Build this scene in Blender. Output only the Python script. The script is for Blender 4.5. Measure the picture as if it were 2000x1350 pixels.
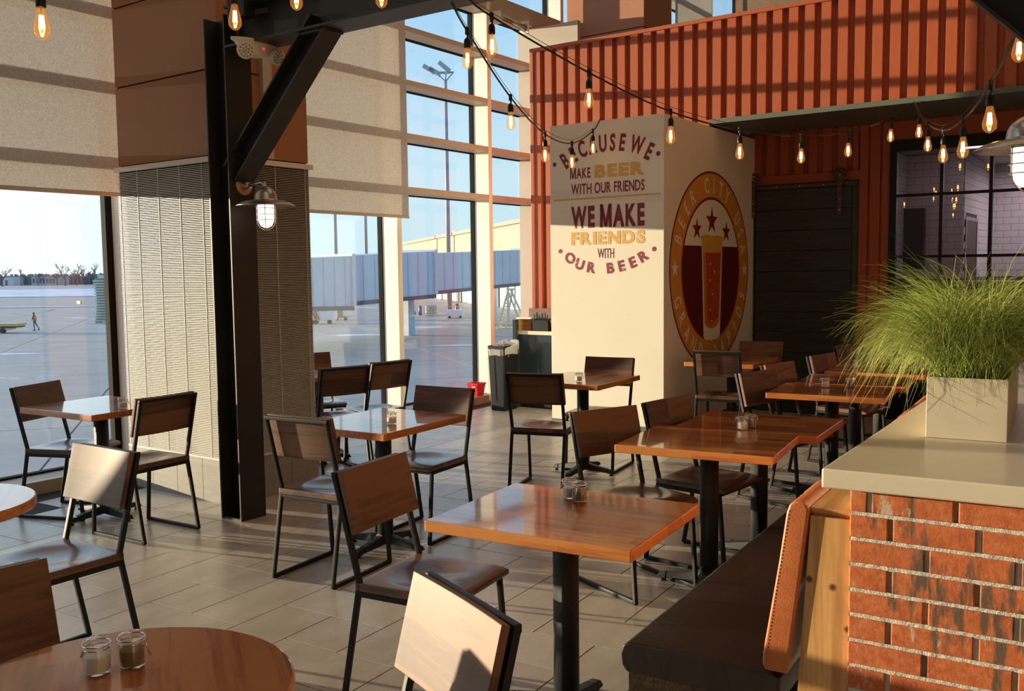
import bpy, bmesh, math, random
from mathutils import Vector, Matrix
from math import sin, cos, pi, radians as R_
random.seed(7)
for o in list(bpy.data.objects): bpy.data.objects.remove(o)
SC = bpy.context.scene; COL = SC.collection
# ------------------------------------------------------------ camera
FPX, PITCH, ROLL, YAW, EYE = 1829.8158, .0803, -.0120, -.5525, 1.60
F = Vector((sin(YAW)*cos(PITCH), cos(YAW)*cos(PITCH), -sin(PITCH)))
r0 = Vector((cos(YAW), -sin(YAW), 0)); u0 = r0.cross(F)
RT = r0*cos(ROLL)+u0*sin(ROLL); UP = u0*cos(ROLL)-r0*sin(ROLL)
cd = bpy.data.cameras.new('camera'); cam = bpy.data.objects.new('camera', cd); COL.objects.link(cam)
cd.sensor_width = 36; cd.lens = FPX*36/2000; cd.clip_end = 3000; cd.clip_start = .05
M = Matrix((RT, UP, -F)).transposed().to_4x4(); M.translation = Vector((0, 0, EYE)); cam.matrix_world = M
SC.camera = cam
# ------------------------------------------------------------ light
DT = -.0646                              # the building grid is turned against the floor tiles
EX = Vector((cos(DT), sin(DT), 0)); EY = Vector((-sin(DT), cos(DT), 0))
def w2(u, v, z=0): return EX*u+EY*v+Vector((0, 0, z))
SUND = (EX*1.0+EY*.27+Vector((0, 0, -.0745))).normalized()
def sun():
    l = bpy.data.lights.new('sun', 'SUN'); l.energy = 12; l.color = (1, .80, .54); l.angle = R_(.55)
    o = bpy.data.objects.new('sun', l); COL.objects.link(o); o.rotation_euler = SUND.to_track_quat('-Z', 'Y').to_euler()
sun()
def world():
    w = bpy.data.worlds.new('sky'); SC.world = w; w.use_nodes = True; N = w.node_tree.nodes; L = w.node_tree.links; N.clear()
    tc = N.new('ShaderNodeTexCoord'); sp = N.new('ShaderNodeSeparateXYZ'); L.new(tc.outputs['Generated'], sp.inputs[0])
    rp = N.new('ShaderNodeValToRGB'); L.new(sp.outputs[2], rp.inputs[0])
    e = rp.color_ramp.elements; e[0].position = 0; e[0].color = (.66, .88, .96, 1); e[1].position = .9; e[1].color = (.14, .30, .72, 1)
    for p, c in ((.10, (.62, .87, 1.0, 1)), (.28, (.40, .70, 1.0, 1))): x = e.new(p); x.color = c
    dt = N.new('ShaderNodeVectorMath'); dt.operation = 'DOT_PRODUCT'; L.new(tc.outputs['Generated'], dt.inputs[0]); dt.inputs[1].default_value = -SUND
    mx = N.new('ShaderNodeMath'); mx.operation = 'MAXIMUM'; L.new(dt.outputs['Value'], mx.inputs[0]); mx.inputs[1].default_value = 0
    pw = N.new('ShaderNodeMath'); pw.operation = 'POWER'; L.new(mx.outputs[0], pw.inputs[0]); pw.inputs[1].default_value = 5
    ml = N.new('ShaderNodeMath'); ml.operation = 'MULTIPLY'; L.new(pw.outputs[0], ml.inputs[0]); ml.inputs[1].default_value = 2.2
    ad = N.new('ShaderNodeMixRGB'); ad.blend_type = 'ADD'; ad.use_clamp = False; L.new(ml.outputs[0], ad.inputs[0]); L.new(rp.outputs[0], ad.inputs[1]); ad.inputs[2].default_value = (1, .95, .84, 1)
    bg = N.new('ShaderNodeBackground'); L.new(ad.outputs[0], bg.inputs[0]); bg.inputs[1].default_value = 1.0
    out = N.new('ShaderNodeOutputWorld'); L.new(bg.outputs[0], out.inputs[0])
world()
def area(name, u, v, z, sx, sy, e, c, rot=(0, 0, 0)):
    l = bpy.data.lights.new(name, 'AREA'); l.shape = 'RECTANGLE'; l.size = sx; l.size_y = sy; l.energy = e; l.color = c
    o = bpy.data.objects.new(name, l); COL.objects.link(o); o.location = w2(u, v, z); o.rotation_euler = (rot[0], rot[1], rot[2]+DT)
WARM = (1, .72, .45)
area('ceiling_fill', 0, 2, 6.9, 5, 5, 48, WARM)  # warm interior fill added under the unseen ceiling, no fixture modelled
area('hall_fill_light', 7.5, -2.0, 2.6, 6, 3.6, 60, (1, .80, .58), (0, R_(90), 0))  # warm fill added for right-facing sides; no window is built there
area('ceiling_fill', -2.5, 7, 6.9, 5, 4, 34, WARM)  # second added overhead fill, farther into the room
area('kitchen_lamp', -.6, 13.2, 2.8, 1.6, 1.2, 48, (1, .90, .95))
vs = SC.view_settings; vs.view_transform = 'Standard'; vs.look = 'None'; vs.exposure = 0; vs.gamma = 1; vs.use_curve_mapping = False

# ------------------------------------------------------------ pixel -> world helpers (2000x1350)
def ray(x, y): return F+RT*((x-1000)/FPX)-UP*((y-675)/FPX)
O0 = Vector((0, 0, EYE))
def atz(x, y, z): d = ray(x, y); return O0+d*((z-EYE)/d.z)
def atd(x, y, d): return O0+ray(x, y)*d
def toW(p): return Vector((p.dot(EX), p.dot(EY), p.z))

# ------------------------------------------------------------ materials
MATS = {}
def nt(name):
    m = bpy.data.materials.new(name); m.use_nodes = True; N = m.node_tree.nodes; L = m.node_tree.links
    return m, N, L, N['Principled BSDF']
def noise(N, L, coord, scale, detail=4, rough=.6, sc=None):
    t = N.new('ShaderNodeTexNoise'); t.inputs['Scale'].default_value = scale; t.inputs['Detail'].default_value = detail; t.inputs['Roughness'].default_value = rough
    if sc:
        mp = N.new('ShaderNodeMapping'); mp.inputs['Scale'].default_value = sc; L.new(coord, mp.inputs[0]); L.new(mp.outputs[0], t.inputs[0])
    else: L.new(coord, t.inputs[0])
    return t.outputs['Fac']
def ramp(N, L, src, stops):
    r = N.new('ShaderNodeValToRGB'); L.new(src, r.inputs[0]); e = r.color_ramp.elements
    e[0].position, e[0].color = stops[0][0], (*stops[0][1], 1); e[1].position, e[1].color = stops[-1][0], (*stops[-1][1], 1)
    for p, c in stops[1:-1]: x = e.new(p); x.color = (*c, 1)
    return r.outputs[0]
def mixc(N, L, fac, a, b, mode='MIX'):
    m = N.new('ShaderNodeMixRGB'); m.blend_type = mode
    for i, x in ((0, fac), (1, a), (2, b)):
        if hasattr(x, 'links') or hasattr(x, 'is_linked'): L.new(x, m.inputs[i])
        elif i == 0: m.inputs[0].default_value = x
        else: m.inputs[i].default_value = (*x, 1)
    return m.outputs[0]
def bump(N, L, P, src, strength, dist=.01):
    b = N.new('ShaderNodeBump'); b.inputs['Strength'].default_value = strength; b.inputs['Distance'].default_value = dist
    L.new(src, b.inputs['Height']); L.new(b.outputs[0], P.inputs['Normal'])
def plain(name, c, rough=.5, metal=0, var=.12, scale=8, coat=0, emit=None, es=0, bmp=0, bscale=60, spec=None, sc=None):
    if name in MATS: return MATS[name]
    m, N, L, P = nt(name)
    tc = N.new('ShaderNodeTexCoord').outputs['Object']
    f = noise(N, L, tc, scale, 4, .6, sc)
    lo = tuple(max(0, x*(1-var)) for x in c); hi = tuple(min(1, x*(1+var)) for x in c)
    L.new(ramp(N, L, f, [(.3, lo), (.7, hi)]), P.inputs['Base Color'])
    P.inputs['Roughness'].default_value = rough; P.inputs['Metallic'].default_value = metal
    if coat: P.inputs['Coat Weight'].default_value = coat; P.inputs['Coat Roughness'].default_value = .08
    if spec is not None: P.inputs['Specular IOR Level'].default_value = spec
    if emit: P.inputs['Emission Color'].default_value = (*emit, 1); P.inputs['Emission Strength'].default_value = es
    if bmp: bump(N, L, P, noise(N, L, tc, bscale, 3), bmp, .004)
    MATS[name] = m; return m
def wood(name, c0, c1, c2, rough=.35, coat=.6, strip=.07, along=0, coatr=.09, glints=False):
    m, N, L, P = nt(name)
    tc = N.new('ShaderNodeTexCoord').outputs['Object']; oi = N.new('ShaderNodeObjectInfo')
    sp = N.new('ShaderNodeSeparateXYZ'); L.new(tc, sp.inputs[0])
    ax, ac = (1, 0) if along == 0 else (0, 1)            # across axis, along axis
    if along == 2: ax, ac = 2, 0
    d = N.new('ShaderNodeMath'); d.operation = 'DIVIDE'; L.new(sp.outputs[ax], d.inputs[0]); d.inputs[1].default_value = strip
    fl = N.new('ShaderNodeMath'); fl.operation = 'FLOOR'; L.new(d.outputs[0], fl.inputs[0])
    w1 = N.new('ShaderNodeTexWhiteNoise'); w1.noise_dimensions = '1D'
    ad = N.new('ShaderNodeMath'); ad.operation = 'MULTIPLY_ADD'; L.new(oi.outputs['Random'], ad.inputs[0]); ad.inputs[1].default_value = 37; L.new(fl.outputs[0], ad.inputs[2]); L.new(ad.outputs[0], w1.inputs['W'])
    # staves: along + random offset per strip
    d2 = N.new('ShaderNodeMath'); d2.operation = 'MULTIPLY_ADD'; L.new(sp.outputs[ac], d2.inputs[0]); d2.inputs[1].default_value = 1.7; L.new(w1.outputs['Value'], d2.inputs[2])
    f2 = N.new('ShaderNodeMath'); f2.operation = 'FLOOR'; L.new(d2.outputs[0], f2.inputs[0])
    w2n = N.new('ShaderNodeTexWhiteNoise'); w2n.noise_dimensions = '2D'; cb = N.new('ShaderNodeCombineXYZ'); L.new(ad.outputs[0], cb.inputs[0]); L.new(f2.outputs[0], cb.inputs[1]); L.new(cb.outputs[0], w2n.inputs['Vector'])
    s = [22, 22, 22]; s[ac] = 1.6
    g = noise(N, L, tc, 1.6, 6, .65, tuple(s))
    s2 = [3, 3, 3]; s2[ac] = .8
    g2 = noise(N, L, tc, 2.0, 3, .5, tuple(s2))
    a = N.new('ShaderNodeMath'); a.operation = 'MULTIPLY_ADD'; L.new(w2n.outputs['Value'], a.inputs[0]); a.inputs[1].default_value = .42; L.new(g, a.inputs[2])
    b = N.new('ShaderNodeMath'); b.operation = 'MULTIPLY_ADD'; L.new(g2, b.inputs[0]); b.inputs[1].default_value = .35; L.new(a.outputs[0], b.inputs[2])
    L.new(ramp(N, L, b.outputs[0], [(.50, c0), (.85, c1), (1.15 if False else 1.0, c2)]), P.inputs['Base Color'])
    P.inputs['Roughness'].default_value = rough; P.inputs['Coat Weight'].default_value = coat; P.inputs['Coat Roughness'].default_value = coatr
    if coat > .9: P.inputs['Coat IOR'].default_value = 1.75
    bump(N, L, P, g, .06, .002)
    MATS[name] = m; return m
def thin_glass(name, tint=(1, 1, 1), ior=1.5, rough=0.0, k=1.0, glow=None):
    m = bpy.data.materials.new(name); m.use_nodes = True; N = m.node_tree.nodes; L = m.node_tree.links; N.clear()
    tr = N.new('ShaderNodeBsdfTransparent'); tr.inputs[0].default_value = (*tint, 1)
    gl = N.new('ShaderNodeBsdfGlossy'); gl.inputs['Roughness'].default_value = rough
    lw = N.new('ShaderNodeLayerWeight'); lw.inputs[0].default_value = .5
    pw = N.new('ShaderNodeMath'); pw.operation = 'POWER'; L.new(lw.outputs['Facing'], pw.inputs[0]); pw.inputs[1].default_value = 5
    mu = N.new('ShaderNodeMath'); mu.operation = 'MULTIPLY_ADD'; L.new(pw.outputs[0], mu.inputs[0]); mu.inputs[1].default_value = .9; mu.inputs[2].default_value = .035*k
    mu.use_clamp = True
    mx = N.new('ShaderNodeMixShader'); L.new(mu.outputs[0], mx.inputs[0]); L.new(tr.outputs[0], mx.inputs[1]); L.new(gl.outputs[0], mx.inputs[2])
    o = N.new('ShaderNodeOutputMaterial'); L.new(mx.outputs[0], o.inputs[0]); MATS[name] = m
    if glow:
        e = N.new('ShaderNodeEmission'); e.inputs[0].default_value = (*glow, 1); e.inputs[1].default_value = 1; ad = N.new('ShaderNodeAddShader'); L.new(mx.outputs[0], ad.inputs[0]); L.new(e.outputs[0], ad.inputs[1]); L.new(ad.outputs[0], o.inputs[0])
    return m
def emis(name, c, s):
    m = bpy.data.materials.new(name); m.use_nodes = True; N = m.node_tree.nodes; L = m.node_tree.links; N.clear()
    e = N.new('ShaderNodeEmission'); e.inputs[0].default_value = (*c, 1); e.inputs[1].default_value = s
    o = N.new('ShaderNodeOutputMaterial'); L.new(e.outputs[0], o.inputs[0]); MATS[name] = m; return m
def fabric_shade():
    m = bpy.data.materials.new('shade_fabric'); m.use_nodes = True; N = m.node_tree.nodes; L = m.node_tree.links; N.clear()
    tc = N.new('ShaderNodeTexCoord').outputs['Object']
    f = noise(N, L, tc, 260, 2, .5, (1, 1, .25)); g = noise(N, L, tc, 260, 2, .5, (1, .25, 1))
    c = ramp(N, L, mixc(N, L, .5, f, g), [(.38, (.50, .485, .46)), (.62, (.72, .70, .66))])
    df = N.new('ShaderNodeBsdfDiffuse'); tl = N.new('ShaderNodeBsdfTranslucent'); L.new(c, df.inputs[0]); L.new(c, tl.inputs[0])
    tp = N.new('ShaderNodeBsdfTransparent'); tp.inputs[0].default_value = (.9, .9, .95, 1)
    m1 = N.new('ShaderNodeMixShader'); m1.inputs[0].default_value = .24; L.new(df.outputs[0], m1.inputs[1]); L.new(tl.outputs[0], m1.inputs[2])
    m2 = N.new('ShaderNodeMixShader'); m2.inputs[0].default_value = .16; L.new(m1.outputs[0], m2.inputs[1]); L.new(tp.outputs[0], m2.inputs[2])
    o = N.new('ShaderNodeOutputMaterial'); L.new(m2.outputs[0], o.inputs[0]); return m
FABRIC = fabric_shade()
TABLEW = wood('table_wood', (.20, .042, .009), (.43, .125, .030), (.58, .22, .060), rough=.3, coat=1.0, strip=.085, along=0, coatr=.05)
TABLEE = wood('table_edge_wood', (.32, .085, .016), (.52, .165, .035), (.66, .26, .07), rough=.35, coat=.4, strip=.3, along=0)
CHAIRW = wood('chair_wood', (.045, .019, .010), (.105, .042, .020), (.18, .078, .038), rough=.62, coat=.10, strip=.11, along=2, coatr=.35)
SEATW = wood('seat_wood', (.045, .019, .010), (.105, .042, .020), (.18, .078, .038), rough=.45, coat=.75, strip=.11, along=1, coatr=.17)
PINE = wood('pine_wood', (.36, .16, .05), (.66, .36, .13), (.78, .48, .20), rough=.5, coat=.15, strip=.6, along=1)
def pine_knots():
    m, N, L, P = nt('pine_knots')
    tc = N.new('ShaderNodeTexCoord').outputs['Object']
    g = noise(N, L, tc, 3, 5, .6, (14, 14, .9))
    base = ramp(N, L, g, [(.3, (.42, .19, .06)), (.7, (.72, .42, .16))])
    sx = N.new('ShaderNodeSeparateXYZ'); L.new(tc, sx.inputs[0]); cx = N.new('ShaderNodeCombineXYZ'); L.new(sx.outputs[0], cx.inputs[0]); L.new(sx.outputs[2], cx.inputs[1])
    vo = N.new('ShaderNodeTexVoronoi'); vo.voronoi_dimensions = '2D'; vo.inputs['Scale'].default_value = 10; L.new(cx.outputs[0], vo.inputs[0])
    k = ramp(N, L, vo.outputs['Distance'], [(.05, (1, 1, 1)), (.13, (0, 0, 0))])
    L.new(mixc(N, L, k, base, (.13, .035, .012)), P.inputs['Base Color']); P.inputs['Roughness'].default_value = .45
    return m
KNOT = pine_knots()
DARKWOOD = plain('rustic_dark_wood', (.02, .011, .006), .8, 0, .8, 6, spec=.12, sc=(1, 1, 8), bmp=.6, bscale=40)
BLACK = plain('black_powder_coat', (.012, .013, .014), .45, 0, .2, 30, spec=.28, bmp=.15, bscale=400)
STEEL = plain('charcoal_steel', (.020, .017, .015), .5, 0, .2, 6, bmp=.05)
POLE = plain('black_textured_pole', (.018, .018, .018), .42, 0, .3, 500, spec=.35, bmp=.6, bscale=900)
CREAM = plain('cream_paint', (.78, .735, .62), .55, 0, .02, 3)
FINW = plain('window_frame_paint', (.88, .85, .76), .5, 0, .03, 3)
FINB = plain('transom_paint', (.50, .45, .38), .45, 0, .04, 3)
GASKET = plain('black_gasket', (.008, .009, .010), .8, spec=.1)
PANEL = plain('terracotta_panel', (.40, .17, .085), .6, 0, .06, 2.5)
BACKP = plain('panel_behind_blinds', (.035, .018, .010), .8)  # panel darkened so the shade between the slats sits in its colour
PANELDARK = plain('panel_joint', (.03, .015, .01), .8)
SLAT = plain('blind_slat_white', (.86, .83, .77), .4, 0, .03, 4)
RUST = plain('container_red_paint', (.36, .082, .030), .45, 0, .06, 5, sc=(6, 6, 1))
GREENM = plain('grey_green_steel', (.10, .12, .10), .5, 0, .08, 4)
GREYTILE = plain('plinth_tile', (.34, .32, .28), .5, 0, .12, 5, sc=(1, 1, 6))
MORTAR = plain('mortar', (.60, .56, .48), .9, 0, .12, 40, bmp=.5, bscale=200)
QUARTZ = plain('worktop_quartz', (.70, .62, .48), .32, 0, .03, 20, coat=.15)
PLANT_BOX = plain('planter_stone', (.64, .56, .43), .5, 0, .04, 12)
SOIL = plain('soil', (.06, .035, .02), .9, 0, .4, 60, bmp=.8, bscale=80)
LEATHER_O = plain('tan_leather', (.50, .15, .050), .34, 0, .16, 14, bmp=.25, bscale=300, coat=.15)
LEATHER_B = plain('dark_brown_leather', (.011, .007, .006), .36, spec=.32, var=.3, scale=5, bmp=.6, bscale=12)
GALV = plain('galvanised_steel', (.50, .48, .44), .30, .9, .25, 25)
BRASSY = plain('mounting_plate_zinc', (.62, .42, .20), .45, .6, .4, 60)
CHROME = plain('chrome', (.75, .75, .75), .12, 1, .05)
WHITEPL = plain('white_plastic', (.78, .74, .66), .4, 0, .04)
REDPL = plain('red_bucket_plastic', (.75, .015, .03), .35, 0, .06)
BLACKPL = plain('black_plastic', (.010, .011, .012), .42, 0, .2, 10, spec=.3)
SALT = plain('salt', (.82, .80, .76), .8)
PEPPER = plain('pepper', (.22, .15, .07), .9, 0, .6, 400)
DOORM = plain('barn_door_charcoal', (.030, .032, .032), .5, 0, .35, 4, sc=(1, 1, 9), bmp=.3, bscale=30)
IRON = plain('dark_iron_hardware', (.10, .07, .055), .45, .5, .3, 20)
SUBWAY = plain('white_glazed_tile', (.70, .66, .66), .2, 0, .04, 6)
GROUT = plain('dark_grout', (.10, .09, .09), .9)
KWALL = plain('kitchen_wall', (.45, .42, .42), .7)
MAROON = plain('maroon_print', (.20, .008, .018), .6, 0, .05)
OCHREP = plain('ochre_print', (.60, .27, .045), .6, 0, .05)
DEEPM = plain('deep_maroon_print', (.10, .004, .006), .6, 0, .05)
REDBEER = plain('beer_red_print', (.42, .06, .015), .6, 0, .05)
AMBER = plain('amber_print', (.55, .19, .03), .6, 0, .05)
def worn(name, c, paper):
    m, N, L, P = nt(name); tc = N.new('ShaderNodeTexCoord').outputs['Object']
    f = noise(N, L, tc, 14, 8, .8, (1, 1, 2.2)); k = ramp(N, L, f, [(.585, (0, 0, 0)), (.60, (1, 1, 1))])
    L.new(mixc(N, L, k, c, paper), P.inputs['Base Color']); P.inputs['Roughness'].default_value = .6; return m
YELW = worn('worn_yellow_print', (.66, .40, .09), (.78, .72, .58))
MARW = worn('worn_maroon_print', (.24, .012, .028), (.78, .72, .58))
PANE = thin_glass('window_glass', (.97, .99, .99), 1.45, 0, 1.0)
PANE2 = thin_glass('kitchen_window_glass', (.85, .82, .84), 1.5, 0, 1.5)
BULBG = thin_glass('amber_bulb_glass', (1, .84, .58), 1.35, .02, 2.0, (.16, .055, .010))
JARG = thin_glass('jar_glass', (.99, 1, .99), 1.5, .02, 1.4)
FIL = emis('hot_filament', (1, .52, .17), 34)
LAMPG = emis('frosted_lamp_glass', (1, .74, .58), 2.6)
PANELL = emis('ceiling_panel_lit', (1, .85, 1), 2.5)
REDLED = emis('red_led', (1, .02, .02), 4)
def brick_mat():
    m, N, L, P = nt('brick_clay')
    tc = N.new('ShaderNodeNewGeometry').outputs['Position']; oi = N.new('ShaderNodeObjectInfo')
    a = noise(N, L, tc, 45, 6, .7); c = ramp(N, L, a, [(.3, (.38, .080, .022)), (.5, (.52, .135, .040)), (.72, (.62, .21, .08))])
    b = noise(N, L, tc, 11, 4, .6, (1.6, 1, .35)); d = ramp(N, L, b, [(.57, (0, 0, 0)), (.65, (1, 1, 1))])
    c = mixc(N, L, d, c, (.13, .075, .045))
    e = noise(N, L, tc, 9, 5, .75, (1.6, 1, .5)); e2 = N.new('ShaderNodeMath'); e2.operation = 'MULTIPLY_ADD'; L.new(oi.outputs['Random'], e2.inputs[0]); e2.inputs[1].default_value = .12; L.new(e, e2.inputs[2])
    g = ramp(N, L, e2.outputs[0], [(.66, (0, 0, 0)), (.72, (.8, .8, .8))])
    c = mixc(N, L, g, c, (.58, .46, .34))
    L.new(c, P.inputs['Base Color']); P.inputs['Roughness'].default_value = .85; bump(N, L, P, noise(N, L, tc, 120, 6, .75), .32, .004); return m
BRICK = brick_mat()
def tile_mat():
    m, N, L, P = nt('floor_tile_stone')
    tc = N.new('ShaderNodeNewGeometry').outputs['Position']; oi = N.new('ShaderNodeObjectInfo')
    a = noise(N, L, tc, 5, 7, .65, (1, .5, 1)); w = N.new('ShaderNodeMath'); w.operation = 'MULTIPLY_ADD'; L.new(oi.outputs['Random'], w.inputs[0]); w.inputs[1].default_value = .16; L.new(a, w.inputs[2])
    c = ramp(N, L, w.outputs[0], [(.35, (.42, .375, .315)), (.58, (.53, .48, .415)), (.85, (.64, .59, .52))])
    L.new(c, P.inputs['Base Color']); P.inputs['Roughness'].default_value = .30; P.inputs['Specular IOR Level'].default_value = .7
    bump(N, L, P, noise(N, L, tc, 24, 6, .7), .18, .003); return m
TILE = tile_mat()
def apron_mat(name, base, snow):
    m, N, L, P = nt(name)
    tc = N.new('ShaderNodeNewGeometry').outputs['Position']
    a = noise(N, L, tc, .5, 7, .65); c = ramp(N, L, a, [(.3, tuple(x*.82 for x in base)), (.7, tuple(x*1.12 for x in base))])
    b = noise(N, L, tc, .06, 8, .7, (.8, 2.4, 1)); k = ramp(N, L, b, [(snow, (0, 0, 0)), (snow+.07, (.85, .85, .85))])
    L.new(mixc(N, L, k, c, (.74, .79, .86)), P.inputs['Base Color']); P.inputs['Roughness'].default_value = .55; return m
APRON = apron_mat('apron_concrete', (.37, .345, .31), .62)
SNOW = apron_mat('snowy_field', (.55, .62, .75), .45)
def grass_mat():
    m, N, L, P = nt('grass_blade'); at = N.new('ShaderNodeAttribute'); at.attribute_name = 'tone'
    L.new(ramp(N, L, at.outputs['Fac'], [(0, (.08, .14, .014)), (.5, (.27, .36, .06)), (1, (.60, .62, .20))]), P.inputs['Base Color'])
    P.inputs['Roughness'].default_value = .35; return m
GRASS = grass_mat()

# ------------------------------------------------------------ mesh builder
class MB:
    def __init__(s): s.v = []; s.f = []; s.m = []; s.cur = 0
    def add(s, vs, fs):
        n = len(s.v); s.v += [tuple(p) for p in vs]; s.f += [[n+i for i in f] for f in fs]; s.m += [s.cur]*len(fs); return s
    def box(s, x0, x1, y0, y1, z0, z1):
        return s.add([(x0, y0, z0), (x1, y0, z0), (x1, y1, z0), (x0, y1, z0), (x0, y0, z1), (x1, y0, z1), (x1, y1, z1), (x0, y1, z1)],
                     [(0, 3, 2, 1), (4, 5, 6, 7), (0, 1, 5, 4), (1, 2, 6, 5), (2, 3, 7, 6), (3, 0, 4, 7)])
    def hexa(s, p):           # 8 points: bottom 4 ccw, top 4 ccw
        return s.add(p, [(0, 3, 2, 1), (4, 5, 6, 7), (0, 1, 5, 4), (1, 2, 6, 5), (2, 3, 7, 6), (3, 0, 4, 7)])
    def bar(s, a, b, w, h=None, up=(0, 0, 1)):
        a, b = Vector(a), Vector(b); h = h or w; d = (b-a).normalized(); up = Vector(up)
        if abs(d.dot(up)) > .98: up = Vector((0, 1, 0))
        x = d.cross(up).normalized()*w/2; y = x.cross(d).normalized()*h/2
        return s.hexa([a-x-y, a+x-y, b+x-y, b-x-y, a-x+y, a+x+y, b+x+y, b-x+y])
    def tube(s, pts, r, n=8, closed=False):
        pts = [Vector(p) for p in pts]; k = len(pts); rr = r if isinstance(r, (list, tuple)) else [r]*k; base = len(s.v); px = None
        for i, p in enumerate(pts):
            if closed: d = (pts[(i+1) % k]-pts[i-1]).normalized()
            else: d = (pts[min(i+1, k-1)]-pts[max(i-1, 0)]).normalized()
            if px is None: q = Vector((0, 0, 1)) if abs(d.z) < .9 else Vector((1, 0, 0)); px = d.cross(q).normalized()
            px = (px-d*px.dot(d)).normalized(); py = d.cross(px)
            for j in range(n): a = 2*pi*j/n; s.v.append(tuple(p+px*cos(a)*rr[i]+py*sin(a)*rr[i]))
        for i in range(k if closed else k-1):
            i2 = (i+1) % k
            for j in range(n): s.f.append([base+i*n+j, base+i*n+(j+1) % n, base+i2*n+(j+1) % n, base+i2*n+j]); s.m.append(s.cur)
        if not closed:
            s.f.append([base+j for j in range(n)][::-1]); s.f.append([base+(k-1)*n+j for j in range(n)]); s.m += [s.cur]*2
        return s
    def lathe(s, prof, n=20, c=(0, 0, 0), cap=True):
        base = len(s.v)
        for r, z in prof:
            for j in range(n): a = 2*pi*j/n; s.v.append((c[0]+r*cos(a), c[1]+r*sin(a), c[2]+z))
        for i in range(len(prof)-1):
            for j in range(n): s.f.append([base+i*n+j, base+i*n+(j+1) % n, base+(i+1)*n+(j+1) % n, base+(i+1)*n+j]); s.m.append(s.cur)
        if cap:
            s.f.append([base+j for j in range(n)][::-1]); s.f.append([base+(len(prof)-1)*n+j for j in range(n)]); s.m += [s.cur]*2
        return s
    def build(s, name, mat, parent=None, loc=(0, 0, 0), rz=0, smooth=False, bevel=0, seg=2):
        me = bpy.data.meshes.new(name); me.from_pydata(s.v, [], s.f)
        for m in (mat if isinstance(mat, (list, tuple)) else [mat]): me.materials.append(m)
        for p, i in zip(me.polygons, s.m): p.material_index = i; p.use_smooth = smooth
        me.validate(); me.update()
        bm = bmesh.new(); bm.from_mesh(me); bmesh.ops.recalc_face_normals(bm, faces=bm.faces); bm.to_mesh(me); bm.free()
        o = bpy.data.objects.new(name, me); COL.objects.link(o); o.location = loc; o.rotation_euler = (0, 0, rz)
        if parent: o.parent = parent
        if bevel:
            b = o.modifiers.new('bevel', 'BEVEL'); b.width = bevel; b.segments = seg; b.limit_method = 'ANGLE'; b.angle_limit = R_(40)
            if smooth is False:
                for p in me.polygons: p.use_smooth = True
                w = o.modifiers.new('wn', 'WEIGHTED_NORMAL'); w.keep_sharp = True
        return o
def tag(o, label=None, cat=None, group=None, kind=None):
    if label: o['label'] = label
    if cat: o['category'] = cat
    if group: o['group'] = group
    if kind: o['kind'] = kind
    return o
def thing(name, label, cat, loc=(0, 0, 0), rz=0, group=None):
    o = bpy.data.objects.new(name, None); o.empty_display_size = .1; COL.objects.link(o); o.location = loc; o.rotation_euler = (0, 0, rz)
    return tag(o, label, cat, group)
def structE(name, label, cat='structure', W=True):
    o = bpy.data.objects.new(name, None); o.empty_display_size = .1; COL.objects.link(o)
    if W: o.rotation_euler = (0, 0, DT)
    return tag(o, label, cat, None, 'structure')
def dup(root, loc, rz, label, group=None):
    def cp(o, parent):
        c = o.copy(); COL.objects.link(c); c.parent = parent
        for ch in list(o.children): cp(ch, c)
        return c
    r = cp(root, None); r.location = loc; r.rotation_euler = (0, 0, rz); r['label'] = label
    if group: r['group'] = group
    return r
def deg(a): return a*pi/180

# ============================================================ SETTING
# ---- floor: modular stone tiles in a pinwheel of squares and 2:1 slabs
A_ = .3035
floor = structE('floor', 'grey beige stone tile floor in a pinwheel pattern of squares and oblongs', 'floor', W=False)
def floor_slab():
    b = MB(); p = [w2(-6.80, -6), w2(8, -6), w2(8, 16), w2(-6.80, 16)]
    b.hexa([(q.x, q.y, -.25) for q in p]+[(q.x, q.y, -.0022) for q in p]); b.build('grout_bed', plain('floor_grout', (.035, .03, .026), .9), floor)
floor_slab()
G_ = .0055
def tmesh(nx, ny):
    b = MB(); x1, y1 = nx*A_-G_, ny*A_-G_; e = .0003; z0, z1 = -.009, 0
    b.add([(0, 0, z0), (x1, 0, z0), (x1, y1, z0), (0, y1, z0), (0, 0, z1-e), (x1, 0, z1-e), (x1, y1, z1-e), (0, y1, z1-e), (e, e, z1), (x1-e, e, z1), (x1-e, y1-e, z1), (e, y1-e, z1)],
          [(0, 1, 5, 4), (1, 2, 6, 5), (2, 3, 7, 6), (3, 0, 4, 7), (4, 5, 9, 8), (5, 6, 10, 9), (6, 7, 11, 10), (7, 4, 8, 11), (8, 9, 10, 11)]); return b
TM = {}
for k in ((1, 1), (2, 1), (1, 2)):
    b = tmesh(*k); me = bpy.data.meshes.new('floor_tile'); me.from_pydata(b.v, [], b.f); me.materials.append(TILE); me.update(); TM[k] = me
cells = []
OX, OY = -3.87, 2.875
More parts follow.
